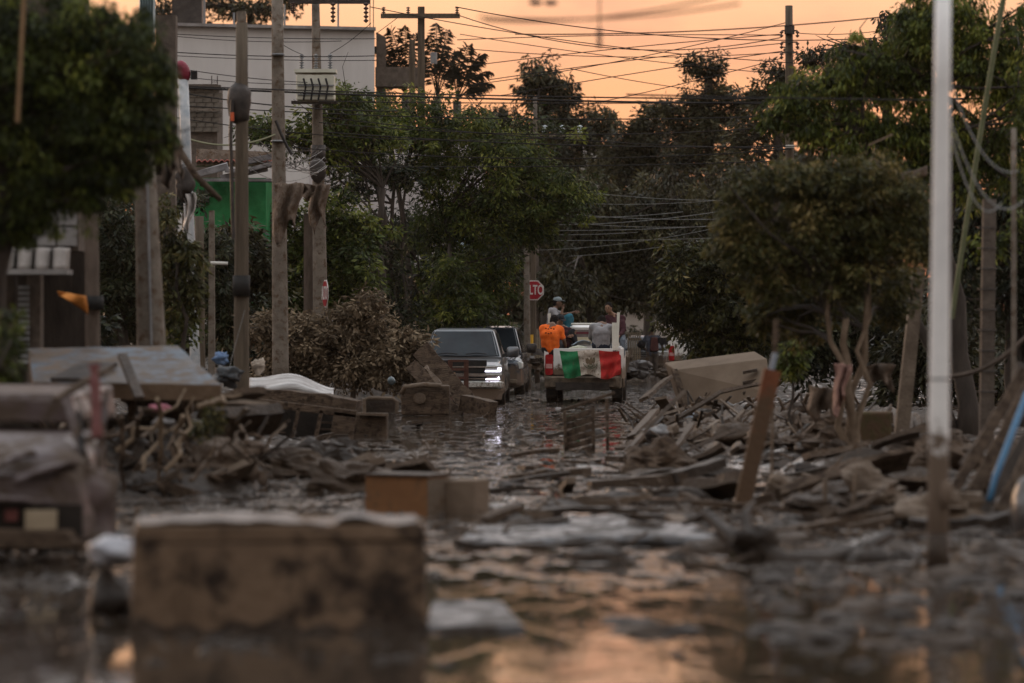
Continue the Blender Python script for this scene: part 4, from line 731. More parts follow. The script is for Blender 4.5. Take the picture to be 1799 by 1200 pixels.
HAIR = pm('black_hair', (.008, .007, .007), (.016, .014, .013), 40, rough=.8, spec=.05)
def person(label, J, base, skin, shirt, trousers, face=(0, -1, 0), long_sleeve=False, hair=HAIR, s=1., cap=None, shorts=False, shoe=DARK, arms_extra=True):
    """J: joints in world coordinates"""
    T = thing('person', label, 'person', base); f = Vector(face).normalized(); up = Vector((0, 0, 1)); side = f.cross(up).normalized(); up2 = side.cross(f).normalized()
    hd = J['head']; ch, pe, nk = J['chest'], J['pelvis'], J['neck']; sh = [J['sl'], J['sr']]; lat = (sh[1]-sh[0]).normalized()
    M = Matrix((side, f, up2)).transposed()
    caps = [(hd+up2*.015, (.076*s, .094*s, .115*s), M), (hd+f*.03*s-up2*.055*s, (.052*s, .06*s, .055*s), M), (hd+f*.096*s-up2*.01*s, .016*s), (hd+side*.076*s-up2*.005, (.014*s, .02*s, .03*s), M), (hd-side*.076*s-up2*.005, (.014*s, .02*s, .03*s), M),
            (hd-up2*.05*s-f*.02*s, .052*s, nk, .058*s), (nk, .06*s, ch, .10*s), (ch-lat*.07, .115*s, pe-lat*.05, .115*s), (ch+lat*.07, .115*s, pe+lat*.05, .115*s), (pe-lat*.06*s, .12*s, pe+lat*.06*s, .12*s), (nk, .06*s, sh[0], .06*s), (nk, .06*s, sh[1], .06*s)]
    shc = [(nk-up*.03, .068*s, ch, .12*s), (ch-lat*.075, .13*s, pe-lat*.055+up*.01, .132*s), (ch+lat*.075, .13*s, pe+lat*.055+up*.01, .132*s), (nk-up*.03, .07*s, sh[0], .078*s), (nk-up*.03, .07*s, sh[1], .078*s), (sh[0], .082*s, ch-lat*.06, .12*s), (sh[1], .082*s, ch+lat*.06, .12*s)]
    trc = [(pe-lat*.07*s, .128*s, pe+lat*.07*s, .128*s)]; fingers = MB()
    for k, q in enumerate(('l', 'r')):
        e, w_ = J['e'+q], J['w'+q]; caps += [(sh[k], .055*s, e, .042*s), (e, .042*s, w_, .028*s)]
        shc += [(sh[k], .075*s, sh[k].lerp(e, 1 if long_sleeve else .72), .058*s)]
        if long_sleeve: shc += [(e, .056*s, e.lerp(w_, .9), .042*s)]
        d = (w_-e).normalized(); sd = d.orthogonal().normalized(); palm = w_+d*.05*s
        caps.append((palm, (.034*s, .034*s, .045*s))); pn = d.cross(sd)
        for i, ln in enumerate((.070, .080, .075, .060)):
            a = palm+d*.03*s+sd*(i-1.5)*.019*s; fingers.tube([a, a+d*ln*.5*s, a+d*ln*.8*s-pn*ln*.35*s], [.0095*s, .009*s, .007*s], 6)
        a = palm-sd*.03*s; fingers.tube([a, a+d*.025*s-sd*.022*s, a+d*.05*s-sd*.02*s-pn*.015*s], [.011*s, .010*s, .008*s], 6)
        if 'k'+q in J:
            hp = pe+lat*(.09 if k else -.09)*s; kn, an = J['k'+q], J['a'+q]
            caps += [(hp, .085*s, kn, .055*s), (kn, .055*s, an, .038*s), (an, .038*s, an+f*.14*s-up*.05*s, .034*s)]
            trc += [(hp, .105*s, kn, .078*s)]+([] if shorts else [(kn, .076*s, an.lerp(kn, .08), .062*s)])
            place(blob([(an-f*.03*s-up*.04*s, .045*s, an+f*.15*s-up*.06*s, .038*s)], .02), 'shoe', shoe, T)
    body = blob(caps, .017); off = wl(T)
    bm_ = bmesh.new(); bm_.from_mesh(body); vs = [bm_.verts.new(p) for p in fingers.v]
    for fc in fingers.f:
        try: bm_.faces.new([vs[i] for i in fc])
        except ValueError: pass
    bm_.to_mesh(body); bm_.free(); place(body, 'body', skin, T)
    sho = place(blob(shc, .017), 'shirt', shirt, T, .014, len(label)); place(blob(trc, .02), 'trousers', trousers, T, .012, 3)
    place(blob([(hd+up2*.052*s-f*.022*s, (.086*s, .100*s, .096*s), M), (hd-f*.045*s, (.078*s, .066*s, .098*s), M)], .015), 'hair', hair, T, .005)
    for sg in (-1, 1): MB().ball(hd+f*.088*s+side*sg*.030*s+up2*.018*s, (.011*s,)*3, 8, 6).build('eye', HAIR, T); MB().beam(hd+f*.093*s+side*(sg*.03-.016)*s+up2*.038*s, hd+f*.093*s+side*(sg*.03+.016)*s+up2*.038*s, .008, .006).build('eyebrow', HAIR, T)
    MB().beam(hd+f*.086*s-side*.022*s-up2*.055*s, hd+f*.086*s+side*.022*s-up2*.055*s, .008, .008).build('mouth', pm('lips', (.12, .05, .04), (.15, .06, .05), 9), T)
    if cap:
        c_ = place(blob([(hd+up2*.07*s-f*.01*s, (.092*s, .108*s, .075*s), M)], .015), 'cap', cap, T); MB().grid(6, 3, lambda u_, v_: hd+up2*(.065-.02*v_)*s+f*(.08+.09*v_)*s+side*(u_-.5)*.15*s*(1-.25*v_)).build('brim', cap, c_, solid=.008)
    return T, sho
def cloth(n, a, b_): return pm(n, a, b_, 9, rough=.9, bump=.5, bscale=14)
ORG = cloth('orange_cotton', (.62, .10, .015), (.78, .15, .02)); GRY = cloth('grey_cotton', (.19, .185, .19), (.26, .25, .255)); MAR = cloth('maroon_jacket_cloth', (.035, .012, .016), (.06, .022, .026)); BLK = cloth('black_cloth', (.012, .012, .014), (.025, .024, .026)); NVY = cloth('navy_cloth', (.014, .018, .030), (.025, .032, .05)); TEA = cloth('teal_denim', (.02, .10, .14), (.035, .15, .20)); JEA = cloth('grey_denim', (.07, .08, .10), (.12, .14, .16))
D = 79.95
j = {'pelvis': P(968, 613, D+.15), 'chest': P(966, 589, D+.1), 'neck': P(968, 571, D+.25), 'head': P(974, 566, D+.62), 'sl': P(954, 577, D+.15), 'sr': P(984, 579, D+.2), 'el': P(953, 597, D+.45), 'wl': P(962, 606, D+.7), 'er': P(991, 598, D+.15), 'wr': P(994, 612, D+.35), 'kl': P(966, 603, D+.6), 'al': P(968, 622, D+.8), 'kr': P(984, 604, D+.6), 'ar': P(986, 624, D+.8)}
pr, sh_ = person('person in bright orange T shirt seen from behind, sitting on the left rear corner', j, P(969, 612, D), SKIN[1], ORG, BLK, face=(.5, .8, -.4), s=1.13)
for y0, n_ in ((577, 4), (585, 3)):
    for i in range(n_): MB().box(P(959+i*4.6, y0+(i % 2), D-.085+.018*i), (.04, .008, .03)).build('back_print', pm('dark_print', (.16, .03, .01), (.2, .04, .012), 8), sh_)
j = {'pelvis': P(1056, 606, D+.15), 'chest': P(1056, 585, D+.12), 'neck': P(1057, 569, D+.3), 'head': P(1058, 566, D+.55), 'sl': P(1041, 575, D+.15), 'sr': P(1071, 575, D+.15), 'el': P(1038, 593, D+.3), 'wl': P(1046, 603, D+.55), 'er': P(1078, 590, D+.3), 'wr': P(1071, 603, D+.6), 'kl': P(1046, 602, D+.6), 'al': P(1045, 622, D+.75), 'kr': P(1066, 602, D+.6), 'ar': P(1067, 622, D+.75)}
person('person in light grey long sleeved top with back turned, sitting above the flag', j, P(1056, 612, D), SKIN[1], GRY, NVY, face=(0, .9, -.5), long_sleeve=True, s=1.08)
D = 82.2
j = {'pelvis': P(971, 571, D), 'chest': P(971, 556, D), 'neck': P(975, 543, D), 'head': P(980, 532, D), 'sl': P(969, 546, D+.17), 'sr': P(972, 547, D-.18), 'er': P(984, 560, D-.3), 'wr': P(988, 545, D-.22), 'el': P(990, 553, D+.3), 'wl': P(1008, 549, D+.2), 'kr': P(1001, 556, D-.1), 'ar': P(994, 583, D-.1), 'kl': P(1003, 560, D+.2), 'al': P(997, 585, D+.2)}
person('person in grey T shirt and grey cap seated on the cab, pointing right', j, P(971, 580, D), SKIN[1], GRY, TEA, face=(1, -.1, -.05), cap=cloth('cap_grey', (.16, .19, .20), (.22, .26, .27)))
D = 81.9
j = {'pelvis': P(1085, 592, D), 'chest': P(1082, 570, D), 'neck': P(1076, 553, D), 'head': P(1069, 542, D-.12), 'sl': P(1067, 559, D-.05), 'sr': P(1093, 560, D+.1), 'el': P(1069, 578, D-.15), 'wl': P(1076, 586, D-.35), 'er': P(1096, 580, D-.1), 'wr': P(1088, 590, D-.3), 'kl': P(1078, 598, D-.4), 'al': P(1078, 620, D-.45), 'kr': P(1094, 600, D-.35), 'ar': P(1094, 624, D-.4)}
person('person in dark maroon jacket on the right, looking back towards the camera', j, P(1085, 600, D), SKIN[0], MAR, JEA, face=(-.35, -1, -.1), long_sleeve=True)
D = 81.0
j = {'pelvis': P(992, 606, D), 'chest': P(989, 587, D), 'neck': P(986, 574, D), 'head': P(984, 563, D), 'sl': P(977, 579, D), 'sr': P(999, 580, D), 'el': P(985, 597, D-.1), 'wl': P(998, 592, D-.2), 'er': P(1003, 594, D), 'wr': P(1008, 588, D-.1), 'kl': P(1006, 583, D-.1), 'al': P(1013, 610, D-.15), 'kr': P(1001, 586, D+.25), 'ar': P(1010, 612, D+.3)}
person('person with dark cap and drawn up knees in black, behind the orange shirt', j, P(992, 612, D), SKIN[0], MAR, BLK, face=(.5, -.8, -.3), long_sleeve=True, cap=BLK)
D = 118
j = {'pelvis': P(1146, 621, D), 'chest': P(1146, 603, D), 'neck': P(1146, 590, D), 'head': P(1146, 579, D), 'sl': P(1135, 593, D), 'sr': P(1157, 593, D), 'el': P(1127, 604, D), 'wl': P(1133, 612, D+.1), 'er': P(1163, 605, D), 'wr': P(1164, 616, D+.1), 'kl': P(1141, 644, D+.05), 'al': P(1139, 664, D), 'kr': P(1152, 643, D+.1), 'ar': P(1153, 663, D+.2)}
wk, ws_ = person('person walking away along the flooded street, carrying a maroon backpack', j, P(1146, 666, D), SKIN[1], cloth('blue_grey_cloth', (.05, .06, .085), (.09, .105, .14)), cloth('muddy_trousers', (.07, .06, .055), (.12, .10, .085)), face=(.05, 1, 0), s=1.)
o = MB().loft([rr(D-.30, .13, .10, P(0, 616, D).z, P(0, 594, D).z, .06, dx=P(1149, 0, D).x), rr(D-.14, .15, .12, P(0, 618, D).z, P(0, 592, D).z, .06, dx=P(1149, 0, D).x)]).build('backpack', cloth('maroon_pack', (.06, .025, .025), (.10, .045, .04)), None, label='maroon backpack worn by the walking man', cat='backpack')
MB().ball(P(1127, 605, D-.1), (.16, .18, .13)).jit(.03, 6).build('black_bag', BLK, None, label='black bag under the left arm of the walking man', cat='bag', smooth=True)
MB().loft([rr(D-.2, .15, .2, P(0, 606, D).z, P(0, 593, D).z, .03, dx=P(1167, 0, D).x), rr(D+.2, .15, .2, P(0, 606, D).z, P(0, 593, D).z, .03, dx=P(1167, 0, D).x)]).build('dark_crate', BLK, None, label='dark crate at the right elbow of the walking man', cat='crate')
MB().grid(10, 8, lambda u_, v_: P(1004+34*u_, 607-10*math.sin(u_*2.6)*(1-v_*.6), 80.3+.5*v_)).jit(.04, 5, 4).build('plastic_bag', pm('blue_plastic', (.28, .36, .45), (.42, .50, .58), 6, rough=.3), None, solid=.01, smooth=True, label='pale blue plastic bag between the passengers in the pickup bed', cat='plastic bag')
MB().ball(P(1016, 612, 80.1), (.22, .1, .06)).jit(.03, 9, 6).build('food_bag', pm('yellow_white_plastic', (.35, .36, .25), (.5, .5, .42), 14, rough=.4), None, smooth=True, label='whitish patterned bag lying just above the flag', cat='bag')
# ---------------------------------------------------------------- wreckage and debris
def plank(a, b_, wd, th, amp=.008, n=8, up=(0, 0, 1), seed=0, taper=1.):
    a, b_ = Vector(a), Vector(b_); y = (b_-a).normalized(); x = y.cross(Vector(up)); x = x.normalized() if x.length > 1e-3 else Vector((1, 0, 0)); z = x.cross(y); rings = []
    g = random.Random(seed)
    for i in range(n+1):
        s = i/n; c = a.lerp(b_, s)+z*math.sin(s*3+seed)*amp*1.5; k = 1+(taper-1)*s; w2 = wd/2*k+g.uniform(-1, 1)*amp; t2 = th/2+g.uniform(-.5, .5)*amp
        rings.append([c+x*w2+z*t2, c-x*w2+z*t2, c-x*w2-z*t2, c+x*w2-z*t2])
    return MB().loft(rings)
def lump(c, r, amp=.25, seed=0, nu=20, nv=14):
    mb = MB(); mb.ball((0, 0, 0), 1, nu, nv); r = Vector(r); o = Vector((seed*2.3, seed*5.1, seed*.7))
    mb.v = [Vector(c)+Vector((p.x*r.x, p.y*r.y, p.z*r.z))*(1+amp*noise.noise(p*1.3+o)*1.5+amp*.9*noise.noise(p*2.9+o)+amp*.4*noise.noise(p*7+o)) for p in mb.v]; return mb
WET = pm('wet_board', (.030, .024, .020), (.07, .055, .045), 4, rough=.16, bump=.15, spec=.6, bscale=9, stretch=(.5, 1, 1))
MUDA = pm('mud_a', (.036, .024, .016), (.080, .055, .037), 2.2, rough=.6, bump=.9, bscale=16, contrast=.2)
MUDB = pm('mud_b', (.016, .011, .008), (.038, .027, .019), 3, rough=.55, bump=.6, bscale=18, spec=.22)
MUDG = pm('mud_grey', (.045, .039, .036), (.095, .085, .08), 4, rough=.35, bump=.4, spec=.5)
WGS = pm('wet_grey_sheet', (.05, .052, .057), (.115, .12, .13), 3, rough=.38, bump=.35, spec=.5, bscale=7, stretch=(.5, 1, 1), mud=((.04, .03, .022), .49))
# refrigerator lying on its side, nearest thing
fr = thing('refrigerator', 'mud caked refrigerator lying on its side, nearest object in the foreground', 'refrigerator', (P(495, HZ, 20.8).x, 20.7, 0), rz=R(3))
FM = pm('caked_mud', (.11, .072, .046), (.175, .117, .075), 1.3, rough=.75, bump=.5, bscale=14, mud=((.022, .015, .011), .455), contrast=.2)
mb = MB().loft([rr(y, .84, .83, -.05, .60, .06, 4) for y in (-.36, -.33)]+[rr(y, .85, .84, -.05, .61, .06, 4) for y in (-.2, 0, .2, .34)]).jit(.012, 2.5, 1); cabm = mb.build('cabinet', FM, fr, local=True, smooth=False, bevel=.01)
MB().loft([rr(y, .835, .825, -.03, .50, .04, 4) for y in (-.43, -.40, -.365)]).jit(.010, 3, 2).build('door', FM, fr, local=True, bevel=.008)
MB().loft([rr(y, .83, .82, .515, .60, .03, 3) for y in (-.43, -.40, -.365)]).jit(.012, 3, 3).build('freezer_door', FM, fr, local=True)
MB().grid(30, 6, lambda u_, v_: (-.82+1.6*u_, -.38+.7*v_, .612+.035*noise.noise(Vector((u_*7, v_*3, 1)))+.03*(u_ > .72)+.02*math.sin(u_*5))).build('mud_layer', pm('mud_top', (.09, .07, .058), (.17, .135, .115), 3, rough=.45, bump=.6), fr, local=True, smooth=True)
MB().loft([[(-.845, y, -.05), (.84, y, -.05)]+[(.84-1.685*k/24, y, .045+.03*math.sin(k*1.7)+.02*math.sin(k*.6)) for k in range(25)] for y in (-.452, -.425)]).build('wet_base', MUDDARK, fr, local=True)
MB().tube([(-.55, -.46, .08), (-.55, -.47, .28), (-.55, -.46, .5)], .015, 6).build('handle', FM, fr, local=True)
lump(P(200, 968, 21.5), (.15, .2, .085), .2, 3).build('sack', pm('grey_sack', (.22, .22, .24), (.36, .36, .38), 5, rough=.5), None, label='pale grey sack wedged at the left end of the refrigerator', cat='sack', smooth=True)
lump(P(195, 1060, 21.4), (.13, .2, .16), .3, 4).build('mud_clod', MUDB, None, label='dark clod below the pale grey sack beside the refrigerator', cat='mud clod', smooth=True)
MB().loft([rr(20.3, .29, .28, -.05, .035, .02, dx=P(835, 0, 20.3).x), rr(21.7, .23, .22, -.05, .06, .03, dx=P(820, 0, 21).x)]).jit(.02, 4).build('slab', WGS, None, label='wet grey slab sticking out right of the refrigerator base', cat='slab')
# orange box
ob = thing('cupboard', 'orange brown cupboard standing cornerwise behind the refrigerator', 'cupboard', (P(752, HZ, 32.6).x, 32.6, 0), rz=R(-28))
h0 = P(0, 838, 32.6).z
MB().box((-.33, .2, h0/2-.02), (.66, .4, h0+.04)).jit(.01, 3).build('side_panel', pm('orange_board', (.14, .066, .028), (.20, .096, .04), 2, bump=.3, mud=(MUDC, .44)), ob, local=True, bevel=.01)
MB().box((.005, .2, h0/2-.02), (.02, .41, h0)).build('end_panel', MUDTAN, ob, local=True)
o = MB().box((.16, .46, h0/2-.03), (.30, .3, h0-.01)).jit(.01, 3).build('end_block', pm('tan_board', (.12, .085, .06), (.17, .125, .09), 2, bump=.3), ob, local=True, bevel=.012)
MB().beam((-.66, .2, h0+.012), (.02, .2, h0+.012), .44, .02).build('top', MUDARK if False else MUDDARK, ob, local=True)
# broad wet sheet and timbers across the road
MB().grid(24, 6, lambda u_, v_: P(795+460*u_, 964+4*math.sin(u_*8)-6*u_+(.0), 28.2)+Vector((.05*math.sin(v_*3)+.25*v_*(.5-u_), v_*(1.5+.9*math.sin(u_*2.6)+.25*math.sin(u_*13)), .03+.035*noise.noise(Vector((u_*7, v_*3, 0)))+.03*v_))).build('sheet', WGS, None, label='long wet bluish sheet lying across the road right of the refrigerator', cat='board', solid=.05, smooth=True)
plank(P(800, 962, 28.0), P(1090, 955, 28.1), .12, .09, .02, 12, seed=3).build('timber', MUDB, None, label='dark timber edging the long wet sheet', cat='timber')
plank(P(1040, 840, 40.5), P(1190, 838, 41), .30, .10, .02, 8, seed=4).build('timber', MUDB, None, label='dark flat beam in the water in front of the slatted chair', cat='timber')
plank(P(1035, 852, 38.5), P(1205, 846, 38.7), .25, .13, .02, 8, seed=5).build('timber', MUDA, None, label='square brown beam nearer than the dark flat beam', cat='timber')
plank(P(1075, 808, 45.5), P(1180, 806, 46), .3, .10, .02, 8, seed=6).build('timber', MUDA, None, label='short brown beam just left of the rubbish bank', cat='timber')
plank(P(940, 905, 32.6), P(1110, 898, 33), .25, .08, .02, 8, seed=7).build('timber', MUDB, None, label='half sunken plank behind the long wet sheet', cat='timber')
plank(P(640, 838, 41), P(870, 832, 41.5), .16, .05, .02, 8, seed=8).build('timber', MUDB, None, label='thin dark plank lying behind the orange brown cupboard', cat='timber')
plank(P(440, 835, 41), P(582, 828, 41.5), .5, .10, .02, 8, seed=9).build('slab', MUDB, None, label='flat dark slab at the right end of the root tangle', cat='slab')
# driftwood
dw = thing('driftwood', 'dark forked driftwood trunk curving up at both ends before the white lamp post', 'driftwood', P(1335, 985, 26.5))
MB().tube([P(1238, 905, 27.2), P(1275, 935, 27), P(1320, 970, 26.6), P(1380, 992, 26.4), P(1450, 985, 26.5), P(1510, 968, 26.7), P(1565, 935, 27)], [.03, .055, .11, .10, .07, .06, .035], 10).jit(.03, 4, 2).build('trunk', MUDB, dw, smooth=True)
lump(P(1325, 955, 26.5), (.13, .14, .15), .5, 6).build('root_mass', MUDB, dw, smooth=True)
MB().tube([P(1320, 950, 26.6), P(1308, 905, 26.8), P(1325, 880, 27)], [.05, .035, .012], 7).build('branch', MUDB, dw); MB().tube([P(1200, 920, 27.5), P(1240, 905, 27.3), P(1290, 945, 26.9)], [.02, .04, .05], 7).build('branch', MUDB, dw)
plank(P(1600, 925, 30.5), P(1830, 915, 30.5), .35, .2, .03, 10, seed=10).jit(.03, 3).build('log', MUDB, None, label='thick dark log lying behind the foot of the white lamp post', cat='log')
# stakes
for i, (x0, y0, x1, y1, D_, lab) in enumerate([(1449, 905, 1450, 842, 32.6, 'short upright tan stake left of the tilted one'), (1496, 900, 1507, 830, 33, 'tilted brown stake right of the short upright one')]): MB().beam(P(x0, y0, D_), P(x1, y1, D_), .06, .04).build('stake', MUDTAN, None, label=lab, cat='stake', bevel=.004)
MB().beam(P(1355, 870, 36.5), P(1358, 700, 36.5), .035, .03).build('stake', MUDTAN, None, label='thin stake just right of the leaning orange post', cat='stake')
# leaning boards, far right
for i, (x0, y0, x1, y1, D_, wd, mt, lab) in enumerate([(1672, 870, 1800, 650, 33, .10, MUDBOARD, 'lowest left plank of the stack leaning at the right edge'), (1700, 885, 1830, 640, 32.5, .12, MUDBOARD, 'second plank of the leaning stack at the right edge'), (1725, 900, 1850, 690, 32, .10, BARKD, 'dark plank of the leaning stack just behind the blue pipe'), (1755, 900, 1830, 760, 31, .11, MUDBOARD, 'short front plank under the blue pipe'), (1780, 905, 1840, 800, 30.5, .10, BARKD, 'nearest dark board end at the right edge'), (1690, 820, 1760, 720, 34.5, .07, BARKD, 'slender dark lath at the back of the leaning stack'), (1760, 800, 1799, 640, 34.8, .14, BARKD, 'broad dark board furthest back in the leaning stack')]):
    plank(P(x0, y0, D_), P(x1, y1, D_+.6), wd, .045, .006, 8, up=(0, 1, 0), seed=i).build('plank', mt, None, label=lab, cat='plank', group='planks leaning at the right edge')
MB().tube([P(1738, 880, 30.9), P(1748, 840, 31), P(1805, 690, 31.3)], .030, 10).build('blue_pipe', pm('blue_plastic_pipe', (.04, .11, .20), (.06, .16, .27), 5, rough=.4), None, label='blue plastic pipe leaning across the dark planks at right', cat='pipe', smooth=True)
lump(P(1800, 905, 30), (.12, .2, .30), .15, 8).build('grey_drum', MUDG, None, label='grey rounded drum cut by the right picture edge', cat='drum', smooth=True)
# slab right of the pickup
sb = thing('mud_coated_panel', 'large flat mud coated panel leaning on the rubbish bank right of the pickup', 'panel', P(1260, 720, 64))
A, B_, Cc, Dd = P(1186, 650, 62), P(1348, 630, 61), P(1352, 690, 60.5), P(1214, 735, 61.5)
n_ = Vector((-.15, .9, .12))
MB().add([A, B_, Cc, Dd, A+n_, B_+n_, Cc+n_, Dd+n_], [(0, 3, 2, 1), (4, 5, 6, 7), (0, 1, 5, 4), (3, 0, 4, 7), (1, 2, 6, 5), (2, 3, 7, 6)]).build('panel', pm('dry_mud_face', (.095, .068, .047), (.15, .112, .08), 1.2, bump=.25, rough=.9), sb, bevel=.02)
MB().beam(A+Vector((-.02, -.03, 0)), Dd+Vector((-.02, -.03, 0)), .10, .07).build('edge_strip', MUDBOARD, sb)
for i in range(3): MB().beam(P(1305, 655+i*18, 60.9), P(1330, 650+i*18, 60.9), .10, .05).build('slot', MUDDARK, sb)
# broken slatted chair / crib
cf = thing('slatted_frame', 'collapsed wooden frame with sloping slats standing in the water below the pickup', 'wooden frame', P(1030, 798, 49.5))
for (x0, y0, x1, y1, D_, wd) in [(994, 802, 992, 722, 49.5, .05), (1043, 806, 1042, 712, 49.2, .055), (1068, 795, 1066, 700, 50.2, .045), (985, 722, 1080, 690, 49.6, .07)]: MB().beam(P(x0, y0, D_), P(x1, y1, D_), wd, .045).build('rail', MUDBOARD, cf, bevel=.005)
for i in range(6): MB().beam(P(996, 738+i*12, 49.55), P(1042, 722+i*13, 49.3), .04, .075).build('slat', MUDBOARD, cf)
for i in range(3): MB().beam(P(1042, 730+i*20, 49.4), P(1068, 724+i*20, 50.1), .03, .05).build('slat', MUDBOARD, cf)
# ladder-like frame in front of grey pickup
lf = thing('ladder_frame', 'small rusty ladder shaped frame standing in front of the grey pickup grille', 'metal frame', P(805, 700, 74))
RUST = pm('rust', (.06, .025, .02), (.11, .05, .035), 8, bump=.4)
for px in (791, 819): MB().beam(P(px, 705, 74), P(px, 632, 74), .10, .05).build('upright', RUST, lf)
for i in range(4): MB().beam(P(791, 634+i*15, 73.95), P(819, 634+i*15, 73.95), .03, .05).build('rung', RUST, lf)
# planks leaning by grey truck
for i, (x0, y0, x1, y1, D_, wd, lab) in enumerate([(738, 612, 846, 734, 70.5, .36, 'widest muddy board slanting down in front of the grey pickup'), (722, 640, 806, 734, 69.5, .26, 'second muddy board slanting below the widest one'), (748, 645, 790, 695, 69, .07, 'pale narrow lath lying on the slanting boards')]):
    plank(P(x0, y0, D_), P(x1, y1, D_-.6), wd, .08, .015, 10, up=(0, 1, 0), seed=20+i).build('plank', MUDBOARD if i != 2 else MUDTAN, None, label=lab, cat='plank', group='boards slanting by the grey pickup')
plank(P(815, 705, 68.5), P(866, 722, 68), .22, .3, .02, 6, seed=5).build('crate', MUDBOARD, None, label='mud covered crate at the foot of the slanting boards', cat='crate')
hb = thing('drum_cabinet', 'mud caked cabinet with a pale round patch beside the slanting boards', 'cabinet', P(740, 725, 68))
MB().box(P(748, 702, 68.4), (S(84, 68), .7, S(52, 68))).jit(.02, 3).build('case', MUDBOARD, hb, bevel=.03); MB().ball(P(737, 700, 68), (S(11, 68), .02, S(10, 68)), 14, 8).build('round_patch', MUDTAN, hb)
MB().tube([P(705, 692, 67.9), P(712, 680, 67.9), P(745, 676, 67.9), P(775, 678, 67.9)], .05, 8).build('rim', MUDTAN, hb, smooth=True)
MB().ball(P(688, 668, 67.5), (.07, .05, .09)).jit(.04, 8).build('round_lamp', pm('dull_glass', (.06, .08, .09), (.14, .17, .18), 6, rough=.15), None, label='small dull round lamp in the foot of the dead bush', cat='lamp', smooth=True)
# sofa / cabinet heap left centre
mt_ = thing('mattress', 'pale topped sagging mattress slumped over the brown cabinet', 'mattress', P(510, 705, 58))
MB().grid(22, 8, lambda u_, v_: P(438+148*u_, 676+(14*u_*u_)-18*math.sin(math.pi*min(1, u_*1.05))*.5+(26*(1-v_)-8)*(.9-.35*u_)+3*math.sin(u_*9), 57+1.6*v_+.2*math.sin(u_*3))).build('top', pm('dirty_white_ticking', (.17, .15, .14), (.46, .45, .44), 2.2, rough=.55, bump=.5, contrast=.12, stretch=(.5, 1, 3)), mt_, solid=.10, smooth=True)
plank(P(440, 692, 56.9), P(630, 718, 56.6), .5, .22, .03, 10, seed=31).build('base', MUDBOARD, mt_)
sc_ = thing('cabinet', 'tipped over cabinet frame with three dark open bays under the sagging mattress', 'cabinet', P(530, 775, 55))
th_ = R(7)
def q_(x, y, D_=55.): return P(448+x*math.cos(th_)-y*math.sin(th_), 706+y*math.cos(th_)+x*math.sin(th_), D_)
for (a, b_, wd) in [((0, 0), (180, 0), 13), ((0, 72), (160, 66), 8), ((4, 0), (4, 72), 7), ((40, 0), (36, 72), 6), ((78, 0), (72, 70), 6), ((118, 0), (112, 68), 7), ((160, 0), (158, 60), 40)]: MB().beam(q_(*a), q_(*b_), .10, S(wd, 55)).build('frame_member', MUDBOARD, sc_, bevel=.008)
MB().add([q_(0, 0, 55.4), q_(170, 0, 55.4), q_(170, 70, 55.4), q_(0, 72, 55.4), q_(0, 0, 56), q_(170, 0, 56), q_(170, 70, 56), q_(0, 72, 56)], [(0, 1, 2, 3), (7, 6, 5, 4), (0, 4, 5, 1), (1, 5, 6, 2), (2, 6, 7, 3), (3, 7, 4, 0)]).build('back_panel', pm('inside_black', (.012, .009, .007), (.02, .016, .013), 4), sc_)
for i in range(3): MB().beam(q_(116, 22+i*12, 55.3), q_(140, 20+i*12, 55.3), .05, .03).build('shelf', MUDBOARD, sc_)
wmch = thing('washing_machine', 'open topped brown washing machine tub right of the tipped cabinet', 'washing machine', P(655, 775, 56))
MB().box(P(650, 750, 56.4), (S(62, 56), .55, S(50, 56))).jit(.02, 3).build('case', MUDBOARD, wmch, bevel=.03)
MB().tube([P(640, 727, 56.1), P(640, 702, 56.1), P(648, 699, 56.1), P(690, 700, 56.1), P(698, 706, 56.1), P(697, 725, 56.1)], .03, 6).build('lid_frame', MUDTAN, wmch); MB().box(P(668, 713, 56.4), (S(54, 56), .05, S(24, 56))).build('lid', MUDB, wmch); MB().beam(P(632, 727, 56.05), P(682, 729, 56.05), .15, .04).build('rim', MUDTAN, wmch)
# blue topped slab on left
bt = thing('table_top', 'big blue grey topped slab with thick brown edge propped level at left', 'table top', P(250, 700, 39))
f0, f1, b0_, b1_ = P(58, 672, 38), P(389, 676, 38), P(50, 612, 40.4), P(312, 607, 40.4)
MB().grid(16, 8, lambda u_, v_: f0.lerp(f1, u_).lerp(b0_.lerp(b1_, u_), v_)+Vector((0, 0, .012*noise.noise(Vector((u_*8, v_*4, 0)))))).build('top', pm('worn_blue_top', (.075, .055, .04), (.08, .108, .14), 1.6, rough=.55, bump=.3, contrast=.09, mud=((.11, .08, .058), .47)), bt)
dn = Vector((0, .03, -.17))
MB().add([f0, f1, b1_, b0_, f0+dn, f1+dn, b1_+dn, b0_+dn], [(0, 4, 5, 1), (1, 5, 6, 2), (3, 7, 4, 0), (4, 7, 6, 5), (2, 6, 7, 3)]).build('edge', pm('brown_edge', (.12, .08, .05), (.18, .125, .085), 3, bump=.5), bt)
MB().beam(P(215, 625, 38.2), P(245, 700, 37.5), .10, .05).build('strut', MUDDARK, bt); MB().beam(P(175, 640, 38), P(120, 668, 37.6), .5, .05).build('dark_flap', DARK, bt)
for px in (110, 330, 230): MB().beam(P(px, 690, 38.6), P(px+4, 850, 38.6), .08, .08).build('leg', MUDBOARD, bt)
